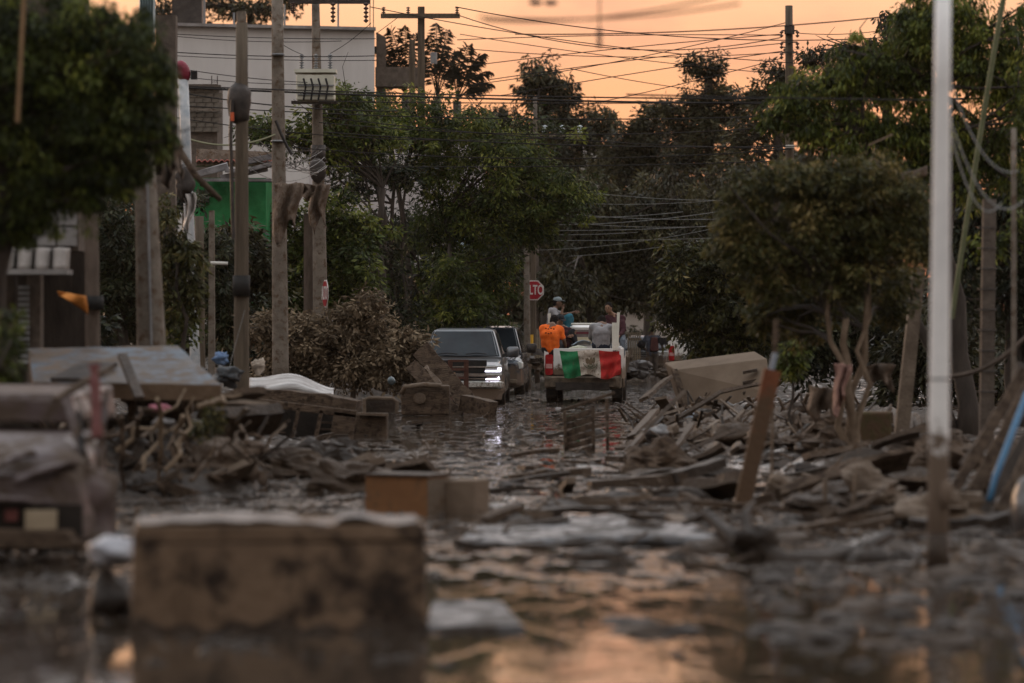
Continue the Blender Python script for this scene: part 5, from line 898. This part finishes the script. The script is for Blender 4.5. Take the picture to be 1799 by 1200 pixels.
# crushed car
wr = thing('wrecked_car', 'crushed mud smeared maroon car with missing glass at the left edge', 'wrecked car', P(0, 990, 27))
MRN = pm('faded_maroon_paint', (.05, .028, .027), (.115, .09, .09), 1.8, rough=.4, bump=.5, mud=((.065, .044, .03), .5), spec=.5)
def ring(y, x0, x1, z0, z1, r=.06): c = (x0+x1)/2; return [(p[0]+c, p[1], p[2]) for p in rr(y, (x1-x0)/2, (x1-x0)/2*.96, z0, z1, r)]
xl, xr = P(-260, 0, 26).x, P(152, 0, 26).x
MB().loft([ring(25.9, xl, xr-.05, .16, .62, .12), ring(26.05, xl, xr, .13, .78, .2), ring(26.5, xl, xr+.02, .13, .90, .24), ring(27.6, xl, xr, .14, .93, .24)]).jit(.085, 2.3, 3).build('boot', MRN, wr, smooth=False, bevel=.02)
MB().loft([ring(27.0, xl, xr-.16, P(0, 742, 27).z, P(0, 692, 27).z, .05), ring(28.9, xl, xr-.1, P(0, 748, 27).z, P(0, 690, 27).z+.04, .06)]).jit(.09, 2, 5).build('roof', MRN, wr, bevel=.01)
for i, (x0, y0, x1, y1, wd, mt) in enumerate([(118, 700, 150, 815, 15, MRN), (138, 720, 146, 800, 7, BLACK), (165, 640, 172, 770, 15, pm('dull_red_metal', (.08, .022, .02), (.13, .045, .04), 4, rough=.45)), (186, 690, 172, 850, 12, MRN)]): plank(P(x0, y0, 26.4), P(x1, y1, 26.2), S(wd, 26.3), .05, .012, 8, up=(0, 1, 0), seed=i).build('pillar', mt, wr)
MB().grid(8, 12, lambda u_, v_: P(140+62*u_-14*v_, 810+30*u_+140*v_, 26)+Vector((.0, .25*u_+.04*math.sin(v_*9+u_*3), 0))).jit(.02, 6, 3).build('fender', MRN, wr, solid=.02, smooth=True)
for i, (x0, y0, x1, y1, th__) in enumerate([(-40, 835, 60, 800, .05), (30, 850, 130, 812, .04), (-20, 880, 110, 872, .05)]): plank(P(x0, y0, 25.75), P(x1, y1, 25.95), .10, th__, .02, 8, seed=50+i).jit(.03, 5, i).build('crease', MRN, wr, smooth=True)
for i, (x0, y0, x1, y1, lb_) in enumerate([(60, 800, 185, 760, 'muddy lath lying across the crushed car boot'), (-10, 760, 90, 812, 'short board jammed in the crushed car window'), (95, 700, 200, 650, 'dark lath leaning over the crushed car roof')]): plank(P(x0, y0, 26.6), P(x1, y1, 26.9), .07, .04, .01, 6, seed=60+i).build('plank', MUDBOARD, None, label=lb_, cat='plank')
lump(P(40, 790, 26.6), (.26, .2, .10), .45, 71).build('mud_clod', MUDA, None, label='mud clod slumped on the crushed car boot', cat='mud clod', smooth=True)
MB().box(P(72, 913, 25.83), (S(56, 26), .03, S(34, 26))).build('number_plate', pm('blank_plate', (.24, .19, .13), (.32, .26, .18), 4, rough=.6), wr, bevel=.004)
MB().box(P(70, 914, 25.88), (S(150, 26), .05, S(56, 26))).build('plate_recess', pm('inside_black', (.012, .009, .007), (.02, .016, .013), 4), wr); MB().box(P(20, 905, 25.83), (S(22, 26), .03, S(20, 26))).build('tail_light', MATS['dull_red_metal'], wr); MB().loft([ring(25.75, xl, xr-.05, .13, .25, .04), ring(25.95, xl, xr, .10, .28, .04)]).jit(.02, 3).build('bumper', MUDBOARD, wr)
# heap under the blue slab with roots and rags
MB().grid(50, 30, lambda u_, v_: (P(-100+560*u_, 0, 38).x, 36.5+6*v_, -.1+.62*math.sin(math.pi*u_)**.5*math.sin(math.pi*v_)**.7+.28*noise.noise(Vector((u_*11, v_*6, 3)))+.1*noise.noise(Vector((u_*30, v_*14, 9))))).build('debris_heap', MUDB, None, label='dark mound of mud and roots beneath the blue grey slab', cat='debris heap', kind='thing')
g_ = random.Random(5); TWB = pm('pale_branch', (.12, .085, .055), (.21, .155, .105), 8, bump=.4)
BR = [((200, 800), (330, 690), 'long pale branch rising to the right under the blue slab'), ((190, 760), (262, 715), 'short pale branch beside the wrecked car'), ((255, 820), (310, 735), 'steep root in the middle of the dark mound'), ((240, 815), (300, 830), 'low root curving over the dark mound'), ((300, 830), (345, 700), 'thin upright root under the slab corner'), ((275, 850), (355, 790), 'looped root right of the middle'), ((310, 730), (315, 800), 'hanging root below the slab edge'), ((330, 850), (400, 780), 'thick root left of the brown cloth bundle'), ((350, 720), (420, 700), 'pale branch touching the dark wooden pole'), ((210, 730), (215, 900), 'vertical dark root beside the car'), ((285, 700), (290, 870), 'long hanging root at the mound centre'), ((420, 775), (480, 800), 'small branch at the foot of the dark wooden pole')]
for i, (a, b_, lab) in enumerate(BR):
    p0, p1 = P(*a, 36.2-.05*i), P(*b_, 36.6); pts = [p0.lerp(p1, k/6)+Vector((g_.uniform(-1, 1), g_.uniform(-1, 1), g_.uniform(-1, 1)))*.07 for k in range(7)]
    MB().tube(pts, [.028*(1-k*.09) for k in range(7)], 6).build('branch', TWB if i % 2 == 0 else MUDBOARD, None, label=lab, cat='branch', group='roots and branches of the left mound')
lump(P(395, 815, 38), (.36, .35, .26), .4, 12, 22, 16).build('cloth_bundle', MUDCLOTH, None, label='brown muddy cloth bundle right of the root tangle', cat='cloth bundle', smooth=True)
lump(P(280, 716, 37.2), (.11, .1, .045), .5, 13).build('pink_rag', pm('pink_cloth', (.40, .14, .19), (.52, .22, .27), 6), None, label='small pink rag beneath the blue grey slab', cat='rag', smooth=True)
lump(P(285, 742, 37), (.12, .1, .05), .3, 14).build('grey_rag', MUDG, None, label='grey bluish rag just below the pink rag', cat='rag', smooth=True)
lump(P(388, 630, 52), (.10, .1, .09), .5, 15).build('blue_bag', pm('blue_cloth', (.07, .12, .22), (.15, .22, .34), 6), None, label='blue bag behind the corner of the blue grey slab', cat='bag', smooth=True)
lump(P(398, 662, 51.5), (.20, .2, .13), .5, 16).build('grey_tarpaulin', pm('slate_cloth', (.03, .033, .036), (.06, .064, .068), 6, rough=.5), None, label='slate grey bundle left of the dark wooden pole', cat='bundle', smooth=True)
lump(P(455, 642, 58), (.12, .12, .09), .5, 17).build('cream_bag', pm('cream_cloth', (.3, .25, .2), (.42, .36, .3), 6), None, label='cream bag just right of the dark wooden pole', cat='bag', smooth=True)
tree('weed_clump', 'green weeds growing below the right corner of the blue slab', [(375, 735, 26, 30), (350, 755, 22, 20)], 37.5, [(370, 800, 372, 740, .01)], 'olive', .05, 1.6, .6, cat='weeds', branches=8, seed=61, bark=TWB)
# cloths hanging
def rag(label, px, py, w_, h_, D_, mat, seed, nm='hanging_cloth', cat='cloth'):
    return MB().grid(12, 16, lambda u_, v_: P(px+w_*(u_-.5)*(1-.35*v_)+4*math.sin(v_*5+seed), py+h_*v_*(.8+.2*math.sin(u_*5+seed)), D_)+Vector((0, .12*math.sin(u_*11+seed+v_*2), 0))).jit(.03, 5, seed).build(nm, mat, None, label=label, cat=cat, solid=.012, smooth=True)
rag('brown mud stiffened cloth draped over the plain concrete pole', 503, 322, 54, 108, 65.3, MUDCLOTH, 1); rag('dry brown cloth hanging in front of the transformer pole', 560, 324, 34, 90, 72.3, MUDCLOTH, 2)
rag('brown rag slung between the two pale concrete poles', 540, 322, 30, 30, 69, MUDCLOTH, 5)
rag('drooping tan cloth on the thick tapered concrete pole', 308, 255, 30, 62, 45, MUDCLOTH, 3); rag('dark dry fibres hanging beside the thick concrete pole', 285, 262, 40, 70, 45.3, BARK, 4); rag('torn white plastic strip below the black bundle', 332, 340, 24, 78, 58, pm('torn_plastic', (.33, .30, .28), (.55, .52, .50), 9, rough=.5, stretch=(4, 1, .4)), 6)
lump(P(325, 320, 58), (.14, .12, .26), .35, 21).build('black_bundle', DARK, None, label='black bundle caught above the torn white strip', cat='bundle', smooth=True)
MB().tube([P(300, 240, 47), P(345, 310, 47), P(388, 352, 47)], [.05, .045, .035], 8).build('bent_bar', MUDBOARD, None, label='brown bar leaning down across the green house wall', cat='bar', smooth=True)
rag('pinkish muddy cloth hanging on the olive tree trunk', 1478, 640, 30, 95, 43, pm('pink_mud_cloth', (.20, .11, .09), (.30, .18, .15), 6, mud=(MUDC, .4)), 7); rag('small tent of grey cloth left of the olive trunk', 1448, 680, 60, 62, 44.5, MUDCLOTH, 8); rag('pale cloth skirt spread on the leaning olive branch', 1545, 640, 60, 48, 45, MUDCLOTH, 9)
MB().box(P(1535, 755, 47), (S(58, 47), .4, S(64, 47))).build('yellow_bin', pm('muddy_ochre', (.055, .042, .018), (.09, .068, .03), 4, mud=(MUDC, .5)), None, label='mud stained ochre bin between the olive tree and leaning brown post', cat='bin', bevel=.03)
MB().beam(P(1530, 283, 47), P(1580, 305, 47), .1, .1).build('broken_board', MUDTAN, None, label='broken board lodged in the canopy at right', cat='board'); MB().grid(10, 4, lambda u_, v_: P(1540+90*u_, 288+14*math.sin(u_*3)+18*v_, 46.6)+Vector((0, .05*math.sin(u_*8), 0))).build('lodged_fabric', MUDCLOTH, None, label='muddy fabric lodged in the branches left of the white lamp post', cat='cloth', solid=.01, smooth=True)
MB().beam(P(1526, 255, 47), P(1568, 236, 47), .03, .03).build('pale_stick', TWB, None, label='pale stick caught in the leaves above the lodged fabric', cat='stick')
# rubbish bank right of road: boards, bags, clods as separate things
g_ = random.Random(11)
bank = MB().grid(110, 90, lambda u_, v_: (P(1090, 0, 52).x+u_*(4.6)+.02*v_*40*.5, 46+20*v_, -.15+(.42*min(1, u_*3.2)*math.sin(math.pi*v_)**.6+.24*noise.noise(Vector((u_*9, v_*11, 3)))+.14*noise.noise(Vector((u_*26, v_*30, 9)))+.06*noise.noise(Vector((u_*70, v_*80, 9)))))).build('rubbish_bank', MUDA, None, label='bank of mud soaked rubbish right of the white pickup', cat='rubbish bank')
RB = [(1105, 790, 1200, 690, 'long pale lath slanting up from the water edge of the bank'), (1120, 745, 1195, 720, 'low plank on the crest of the rubbish bank'), (1150, 760, 1262, 690, 'long plank slanting up to the muddy panel'), (1185, 790, 1215, 745, 'short steep board in the bank'), (1225, 700, 1340, 735, 'board slanting down right below the muddy panel'), (1130, 700, 1175, 665, 'stubby board at the left tip of the bank'), (1240, 760, 1330, 720, 'broad board in the middle of the bank'), (1205, 795, 1290, 755, 'lower board near the orange post'), (1110, 770, 1150, 720, 'thin stick on the water side of the bank'), (1160, 700, 1190, 735, 'board leaning against the panel left edge'), (1290, 790, 1400, 770, 'flat plank behind the orange post'), (1380, 765, 1480, 760, 'long flat plank right of the orange post'), (1100, 800, 1130, 765, 'nearest stick at the left foot of the bank'), (1265, 690, 1350, 672, 'board lying across the panel bottom')]
for i, (x0, y0, x1, y1, lab) in enumerate(RB):
    D_ = 10945/((max(y0, y1))-HZ+12); D_ = min(60, max(46, D_)); plank(P(x0, y0, D_-1), P(x1, y1, D_+.4), g_.uniform(.06, .2), .05, .01, 6, up=(0, .6, .6), seed=i).build('plank', g_.choice([MUDBOARD, MUDTAN, MUDA]), None, label=lab, cat='plank', group='boards of the rubbish bank')
for i, (px, py, rx, rz_, mt, lab) in enumerate([(1155, 765, 26, 17, 'g', 'grey rounded sack at the water edge of the bank'), (1205, 728, 14, 10, 'b', 'pale blue plastic scrap on the bank'), (1290, 765, 34, 20, 'a', 'tan clod in the middle of the bank'), (1340, 770, 30, 22, 'a', 'brown clod against the orange post'), (1180, 745, 20, 14, 'a', 'brown sack behind the grey rounded one'), (1240, 735, 24, 16, 'm', 'lumpy muddy cloth below the panel'), (1135, 790, 18, 10, 'm', 'dark clod at the left foot of the bank'), (1275, 720, 20, 13, 'g', 'greyish bundle under the panel middle'), (1400, 745, 34, 22, 'a', 'brown heap left of the pink cloth'), (1430, 790, 36, 16, 'm', 'dark heap before the olive tree')]):
    D_ = min(60, max(44, 10945/(py+rz_-HZ+8))); lump(P(px, py, D_), (S(rx, D_), S(rx, D_), S(rz_, D_)), .3, 30+i).build('sack' if mt == 'g' else 'clod', {'g': MUDG, 'a': MUDA, 'm': MUDB, 'b': pm('blue_white_plastic', (.35, .42, .52), (.5, .58, .66), 5, rough=.3)}[mt], None, label=lab, cat='sack' if mt == 'g' else 'clod' if mt != 'b' else 'plastic scrap', smooth=True)
# far street: pile by the SUV, fence slats, gate
fpile = thing('branch_pile', 'low pile of branches and boards beneath the ALTO sign', 'branch pile', P(930, 650, 98))
for i in range(16): plank(P(g_.uniform(895, 945), g_.uniform(620, 652), 98+i*.1), P(g_.uniform(900, 962), g_.uniform(622, 650), 98.5), .12, .08, .02, 4, seed=i).build('board', [MUDBOARD, MUDTAN, MUDB][i % 3], fpile)
MB().grid(6, 4, lambda u_, v_: P(938+22*u_, 613+10*v_+4*u_, 97)).jit(.05, 3, 2).build('pale_sheet', MUDG, None, label='pale sheet lying on the branch pile by the SUV', cat='sheet', solid=.02)
for k, (x0, x1, y0, y1, D_, lab) in enumerate([(1104, 1126, 588, 628, 121, 'pale wooden paling fence right of the white pickup'), (896, 910, 570, 612, 101, 'few wooden palings behind the dark car mirror'), (940, 956, 582, 612, 106, 'short paling fence between ALTO sign post and orange shirt')]):
    fe = thing('paling_fence', lab, 'fence', P((x0+x1)/2, 640, D_))
    for i in range(int((x1-x0)/4)+1): MB().box(P(x0+i*4, (y0+y1)/2+8, D_), (S(2.9, D_), .04, S(y1-y0+24, D_))).build('slat', pm('pale_paling', (.20, .16, .11), (.30, .25, .18), 5), fe)
    MB().beam(P(x0-1, y0+8, D_+.05), P(x1+1, y0+8, D_+.05), .05, .08).build('rail', MUDBOARD, fe)
for px_, py_, r_, mt__, lb_ in ((1118, 648, .26, MUDG, 'grey bundle right of the dark rubble heap'), (1092, 628, .2, MUDCLOTH, 'pale muddy bag on top of the dark rubble heap'), (1168, 655, .2, MUDA, 'brown bundle at the feet of the walking man')): lump(P(px_, py_, 107.5), (r_*1.4, r_, r_), .4, px_).build('bundle', mt__, None, label=lb_, cat='bundle')
for i in range(7): plank(P(1086+i*9, 655, 107+i*.1), P(1080+i*10+g_.uniform(-14, 14), 626+g_.uniform(-8, 14), 107.6), .10, .05, .01, 4, seed=i, up=(0, 1, 0)).build('board', [MUDBOARD, MUDTAN, MUDB][i % 3], None, label='upended broken board between the two white pickups', cat='board', group='upended boards between the pickups')
lump(P(1102, 650, 108), (.55, .6, .26), .4, 41, 20, 14).build('rubble_heap', MUDB, None, label='dark rubble heap between the two white pickups', cat='rubble heap', smooth=True); plank(P(1098, 655, 104), P(1110, 612, 104), .09, .05, .01, 5, seed=3, up=(0, 1, 0)).build('plank', MUDTAN, None, label='thin board propped on the dark rubble heap', cat='plank')
front_car('parked_car', 'dark parked car half seen behind the walking man', 'car', (4.55, 124, -.1), R(-3), 1.75, 1.45, .95, CDARK, sv_l, sv_g)
pg = random.Random(33); KN = ['brown', 'tan', 'dark', 'streaky brown', 'pale', 'blackish']; KM = [MUDA, MUDTAN, MUDB, MUDBOARD, MUDCLOTH, MUDDARK]
for i in range(84):
    if i % 2: px, py = pg.uniform(210, 700), pg.uniform(705, 872)
    else: px, py = pg.uniform(1140, 1740), pg.uniform(742, 925)
    if 425 < px < 740 and py < 800: px -= 250; py = pg.uniform(770, 870)
    if 1235 < px < 1370 and py > 800: px += 160
    if px < 480 and py < 760: D_ = pg.uniform(37, 42)
    else: D_ = 10945/(py-HZ)
    q0 = P(px, py, D_); q0.z = max(q0.z if px < 480 and py < 760 else 0, float(gh(q0.x, D_)))
    where = 'on the left bank' if px < 700 else 'around the olive tree foot' if 1400 < px < 1620 else 'on the right bank'; w_ = pg.uniform(.16, .42)
    if pg.random() < .45:
        a_ = pg.uniform(-.9, .9); q1 = q0+Vector((math.cos(a_)*w_*2, math.sin(a_)*w_*2, pg.uniform(-.05, .28))); q0.z += .05
        plank(q0, q1, w_*pg.uniform(.5, 1.1), pg.uniform(.04, .14), .02, 5, seed=i, up=(0, pg.uniform(0, 1), 1)).build('broken_slab', KM[i % 6 if i % 4 else 3], None, label=('thick ' if w_ > .3 else 'small ')+KN[i % 6 if i % 4 else 3]+' broken slab '+('low ' if py > 830 else 'high ')+where, cat='slab', group='broken slabs '+where)
    else:
        lump(q0+Vector((0, 0, w_*.2)), (w_, w_*.8, w_*pg.uniform(.4, .7)), .42, 200+i).build('bundle', KM[(i*5+1) % 6], None, label=('large ' if w_ > .3 else 'small ')+KN[(i*5+1) % 6]+' crumpled bundle '+('low ' if py > 830 else 'high ')+where, cat='bundle', group='crumpled bundles '+where)
pg = random.Random(21)
for i in range(64):
    py = 745+190*pg.random(); px = pg.uniform(470, 1500)
    if 840 < px < 890 and py < 840: continue
    if px < 840 and py > 810: px = pg.uniform(900, 1560)
    D_ = 10945/(py-HZ); q0 = P(px, py, D_); a_ = pg.gauss(0, .5); ln = pg.uniform(.25, .9)*(.7 if py < 800 else 1); q0.z = max(0, float(gh(q0.x, D_)))+.015; q1 = q0+Vector((math.cos(a_)*ln, math.sin(a_)*ln, pg.uniform(-.02, .10)))
    side_ = 'left of the road middle' if px < 900 else 'in the road middle' if px < 1150 else 'on the right side of the road'; far_ = 'distant' if py < 790 else 'half submerged' if py < 860 else 'blurred near'
    plank(q0, q1, pg.uniform(.06, .24), pg.uniform(.03, .09), .012, 5, seed=i).build('plank', pg.choice([MUDBOARD, MUDB, MUDA, WET, MUDTAN]), None, label=far_+' broken plank lying in the wet mud '+side_, cat='plank', group=far_+' planks '+side_)
# scattered clods (individually) and small rubble
protos = []
for k in range(6):
    mb = MB().ball((0, 0, 0), 1, 9, 6); o_ = Vector((k*3.1, 0, 0)); mb.v = [Vector((p.x, p.y*.8, max(-.3, p.z*.62)))*(1+.55*noise.noise(p*1.4+o_)) for p in mb.v]
    me = bpy.data.meshes.new('clod'); me.from_pydata([tuple(p) for p in mb.v], [], mb.f); me.polygons.foreach_set('use_smooth', [k % 2 == 0]*len(me.polygons)); protos.append(me)
cm = [MUDA, MUDB, MUDB, MUDA, MUDDARK, MUDB]; cl_n = 0
for me, m_ in zip(protos, cm): me.materials.append(m_)
def clod(px, py, w_, k, lab, grp, flat=1.):
    D_ = 10945/(py-HZ); me = protos[k % 6]; o = bpy.data.objects.new('clod', me); COL.objects.link(o); s_ = S(w_/2, D_); o.location = P(px, py, D_); o.location.z = max(-.01, float(gh(o.location.x, D_))-.02)
    o.scale = (s_, s_*g_.uniform(.9, 1.6), s_*g_.uniform(.35, .85)*flat); o.rotation_euler = (0, 0, g_.uniform(0, 6.28)); tag(o, lab, 'clod', grp); return o
for i in range(270):
    py = 735+(g_.random()**.8)*400; px = g_.uniform(560, 1760) if py < 960 else g_.uniform(1000, 1800)
    if py > 985 and px < 1330 and g_.random() < .8: continue
    if 840 < px < 885 and py < 835: continue
    if px < 870 and 815 < py: continue
    if 1250 < px < 1340 and py > 860: px += 120
    w_ = g_.uniform(14, 44)*(1+(py-735)/300)*(1.5 if g_.random() < .3 else 1)
    col_ = min(5, int((px-560)//200)); row_ = min(4, int((py-735)//75))
    CN = ['left of the orange brown cupboard', 'near the orange brown cupboard', 'in the middle of the road', 'before the rubbish bank', 'left of the white lamp post', 'right of the white lamp post']
    RN = ['small distant', 'small', 'medium sized', 'large blurred', 'very blurred near']
    kk_ = g_.randrange(6); lab = RN[row_]+' '+['brown', 'dark', 'dark', 'brown', 'blackish', 'dark'][kk_]+(' rounded' if kk_ % 2 == 0 else ' angular')+' clod in shallow water '+CN[col_]; grp = RN[row_]+' clods '+CN[col_]
    clod(px, py, w_, kk_, lab, grp)
nst = 6500; g2 = np.random.default_rng(3); py = 700+(g2.random(nst)**1.0)*500; Ds = 10945/(py-HZ); Ds = Ds*(1+.15*g2.random(nst)); px = g2.uniform(-60, 1860, nst); xs = (px-899.5)/FPX*Ds; hs = gh(xs, Ds)
calm = (px > 760)&(px < 1330)&(py > 985)&(g2.random(nst) < .93); calm |= (hs < -.05)&(g2.random(nst) < .7)
xs, Ds, hs = xs[~calm], Ds[~calm], hs[~calm]; n = len(xs)
base = np.array([(1, 0, 0), (0, 1, 0), (-1, 0, 0), (0, -1, 0), (.3, .2, .9), (-.4, -.1, .7), (0, 0, -.6)]); tri = np.array([(0, 1, 4), (1, 2, 5), (1, 5, 4), (2, 3, 5), (3, 0, 4), (3, 4, 5), (0, 6, 1), (1, 6, 2), (2, 6, 3), (3, 6, 0)])
sz = (.018+.05*g2.random(n)**2.5)*(Ds/45)**.45; an = g2.random(n)*6.28; V = base[None]*(1+.5*(g2.random((n, 7, 3))-.5)); V = V*np.stack([sz*g2.uniform(.8, 2.2, n), sz*g2.uniform(.6, 1.4, n), sz*g2.uniform(.4, .9, n)], 1)[:, None]
X_ = V[:, :, 0]*np.cos(an)[:, None]-V[:, :, 1]*np.sin(an)[:, None]; Y_ = V[:, :, 0]*np.sin(an)[:, None]+V[:, :, 1]*np.cos(an)[:, None]
V = np.stack([X_+xs[:, None], Y_+Ds[:, None], V[:, :, 2]+np.maximum(hs, 0)[:, None]], -1); F = (np.arange(n)[:, None, None]*7+tri[None]).reshape(-1, 3)
o = bigmesh('small_rubble', V.reshape(-1, 3), F, MUDB, None, kind='stuff'); tag(o, 'small stones, chips and mud crumbs strewn over the flooded street', 'rubble')
for k_, (mt__, nm_) in enumerate(((MUDTAN, 'tan_splinters'), (MUDBOARD, 'brown_splinters'), (MUDB, 'dark_splinters'))):
    sp_ = MB()
    for i in range(150):
        if i % 3: x_ = g_.uniform(1.9, 5.6); y_ = g_.uniform(46, 64); v_ = (y_-46)/20; u_ = (x_-P(1090, 0, 52).x)/4.6; z_ = max(0, -.15+.42*min(1, max(0, u_)*3.2)*max(0, math.sin(math.pi*min(1, v_)))**.6)+.08
        else: q0 = P(g_.uniform(60, 480), 0, g_.uniform(36, 42)); x_, y_ = q0.x, q0.y; z_ = g_.uniform(.15, .6)
        a_ = g_.uniform(0, 6.28); ln = g_.uniform(.12, .5); e_ = Vector((math.cos(a_)*ln, math.sin(a_)*ln, g_.uniform(-.1, .28)*1.2)); c0 = Vector((x_, y_, z_)); sp_.beam(c0, c0+e_, g_.uniform(.02, .07), g_.uniform(.01, .03))
    tag(sp_.build(nm_, mt__, None, kind='stuff'), ['pale', 'brown', 'dark'][k_]+' splinters and broken laths strewn over both debris heaps', 'splinters')
# twigs and sticks lying about
tw = MB()
for i in range(420):
    py_ = g_.uniform(710, 1000); D_ = 10945/(py_-HZ); px_ = g_.uniform(0, 1799); a_ = g_.uniform(0, 3.14); p_ = P(px_, py_, D_); h_ = max(0, float(gh(p_.x, D_))); ln = g_.uniform(.1, .45)
    tw.tube([Vector((p_.x, p_.y, h_+.02)), Vector((p_.x+math.cos(a_)*ln, p_.y+math.sin(a_)*ln, h_+g_.uniform(.01, .12)))], g_.uniform(.006, .018), 4)
tag(tw.build('scattered_twigs', MUDBOARD, None, kind='stuff'), 'twigs and splinters strewn over the mud', 'twigs')

for o in list(bpy.data.objects):
    if o.parent is None and 'category' in o.keys() and 'kind' not in o.keys(): o['kind'] = 'thing'
# ---------------------------------------------------------------- thin dusk haze
hz = bpy.data.materials.new('haze_air'); hz.use_nodes = True; t = hz.node_tree; t.nodes.remove(t.nodes['Principled BSDF'])
pv = t.nodes.new('ShaderNodeVolumePrincipled'); pv.inputs['Color'].default_value = (1, .82, .64, 1); pv.inputs['Density'].default_value = .00007; pv.inputs['Anisotropy'].default_value = .5
t.links.new(pv.outputs[0], t.nodes['Material Output'].inputs['Volume'])
MB().box((0, 725, 8.8), (1860, 1640, 20.3)).build('haze', hz, kind='stuff')
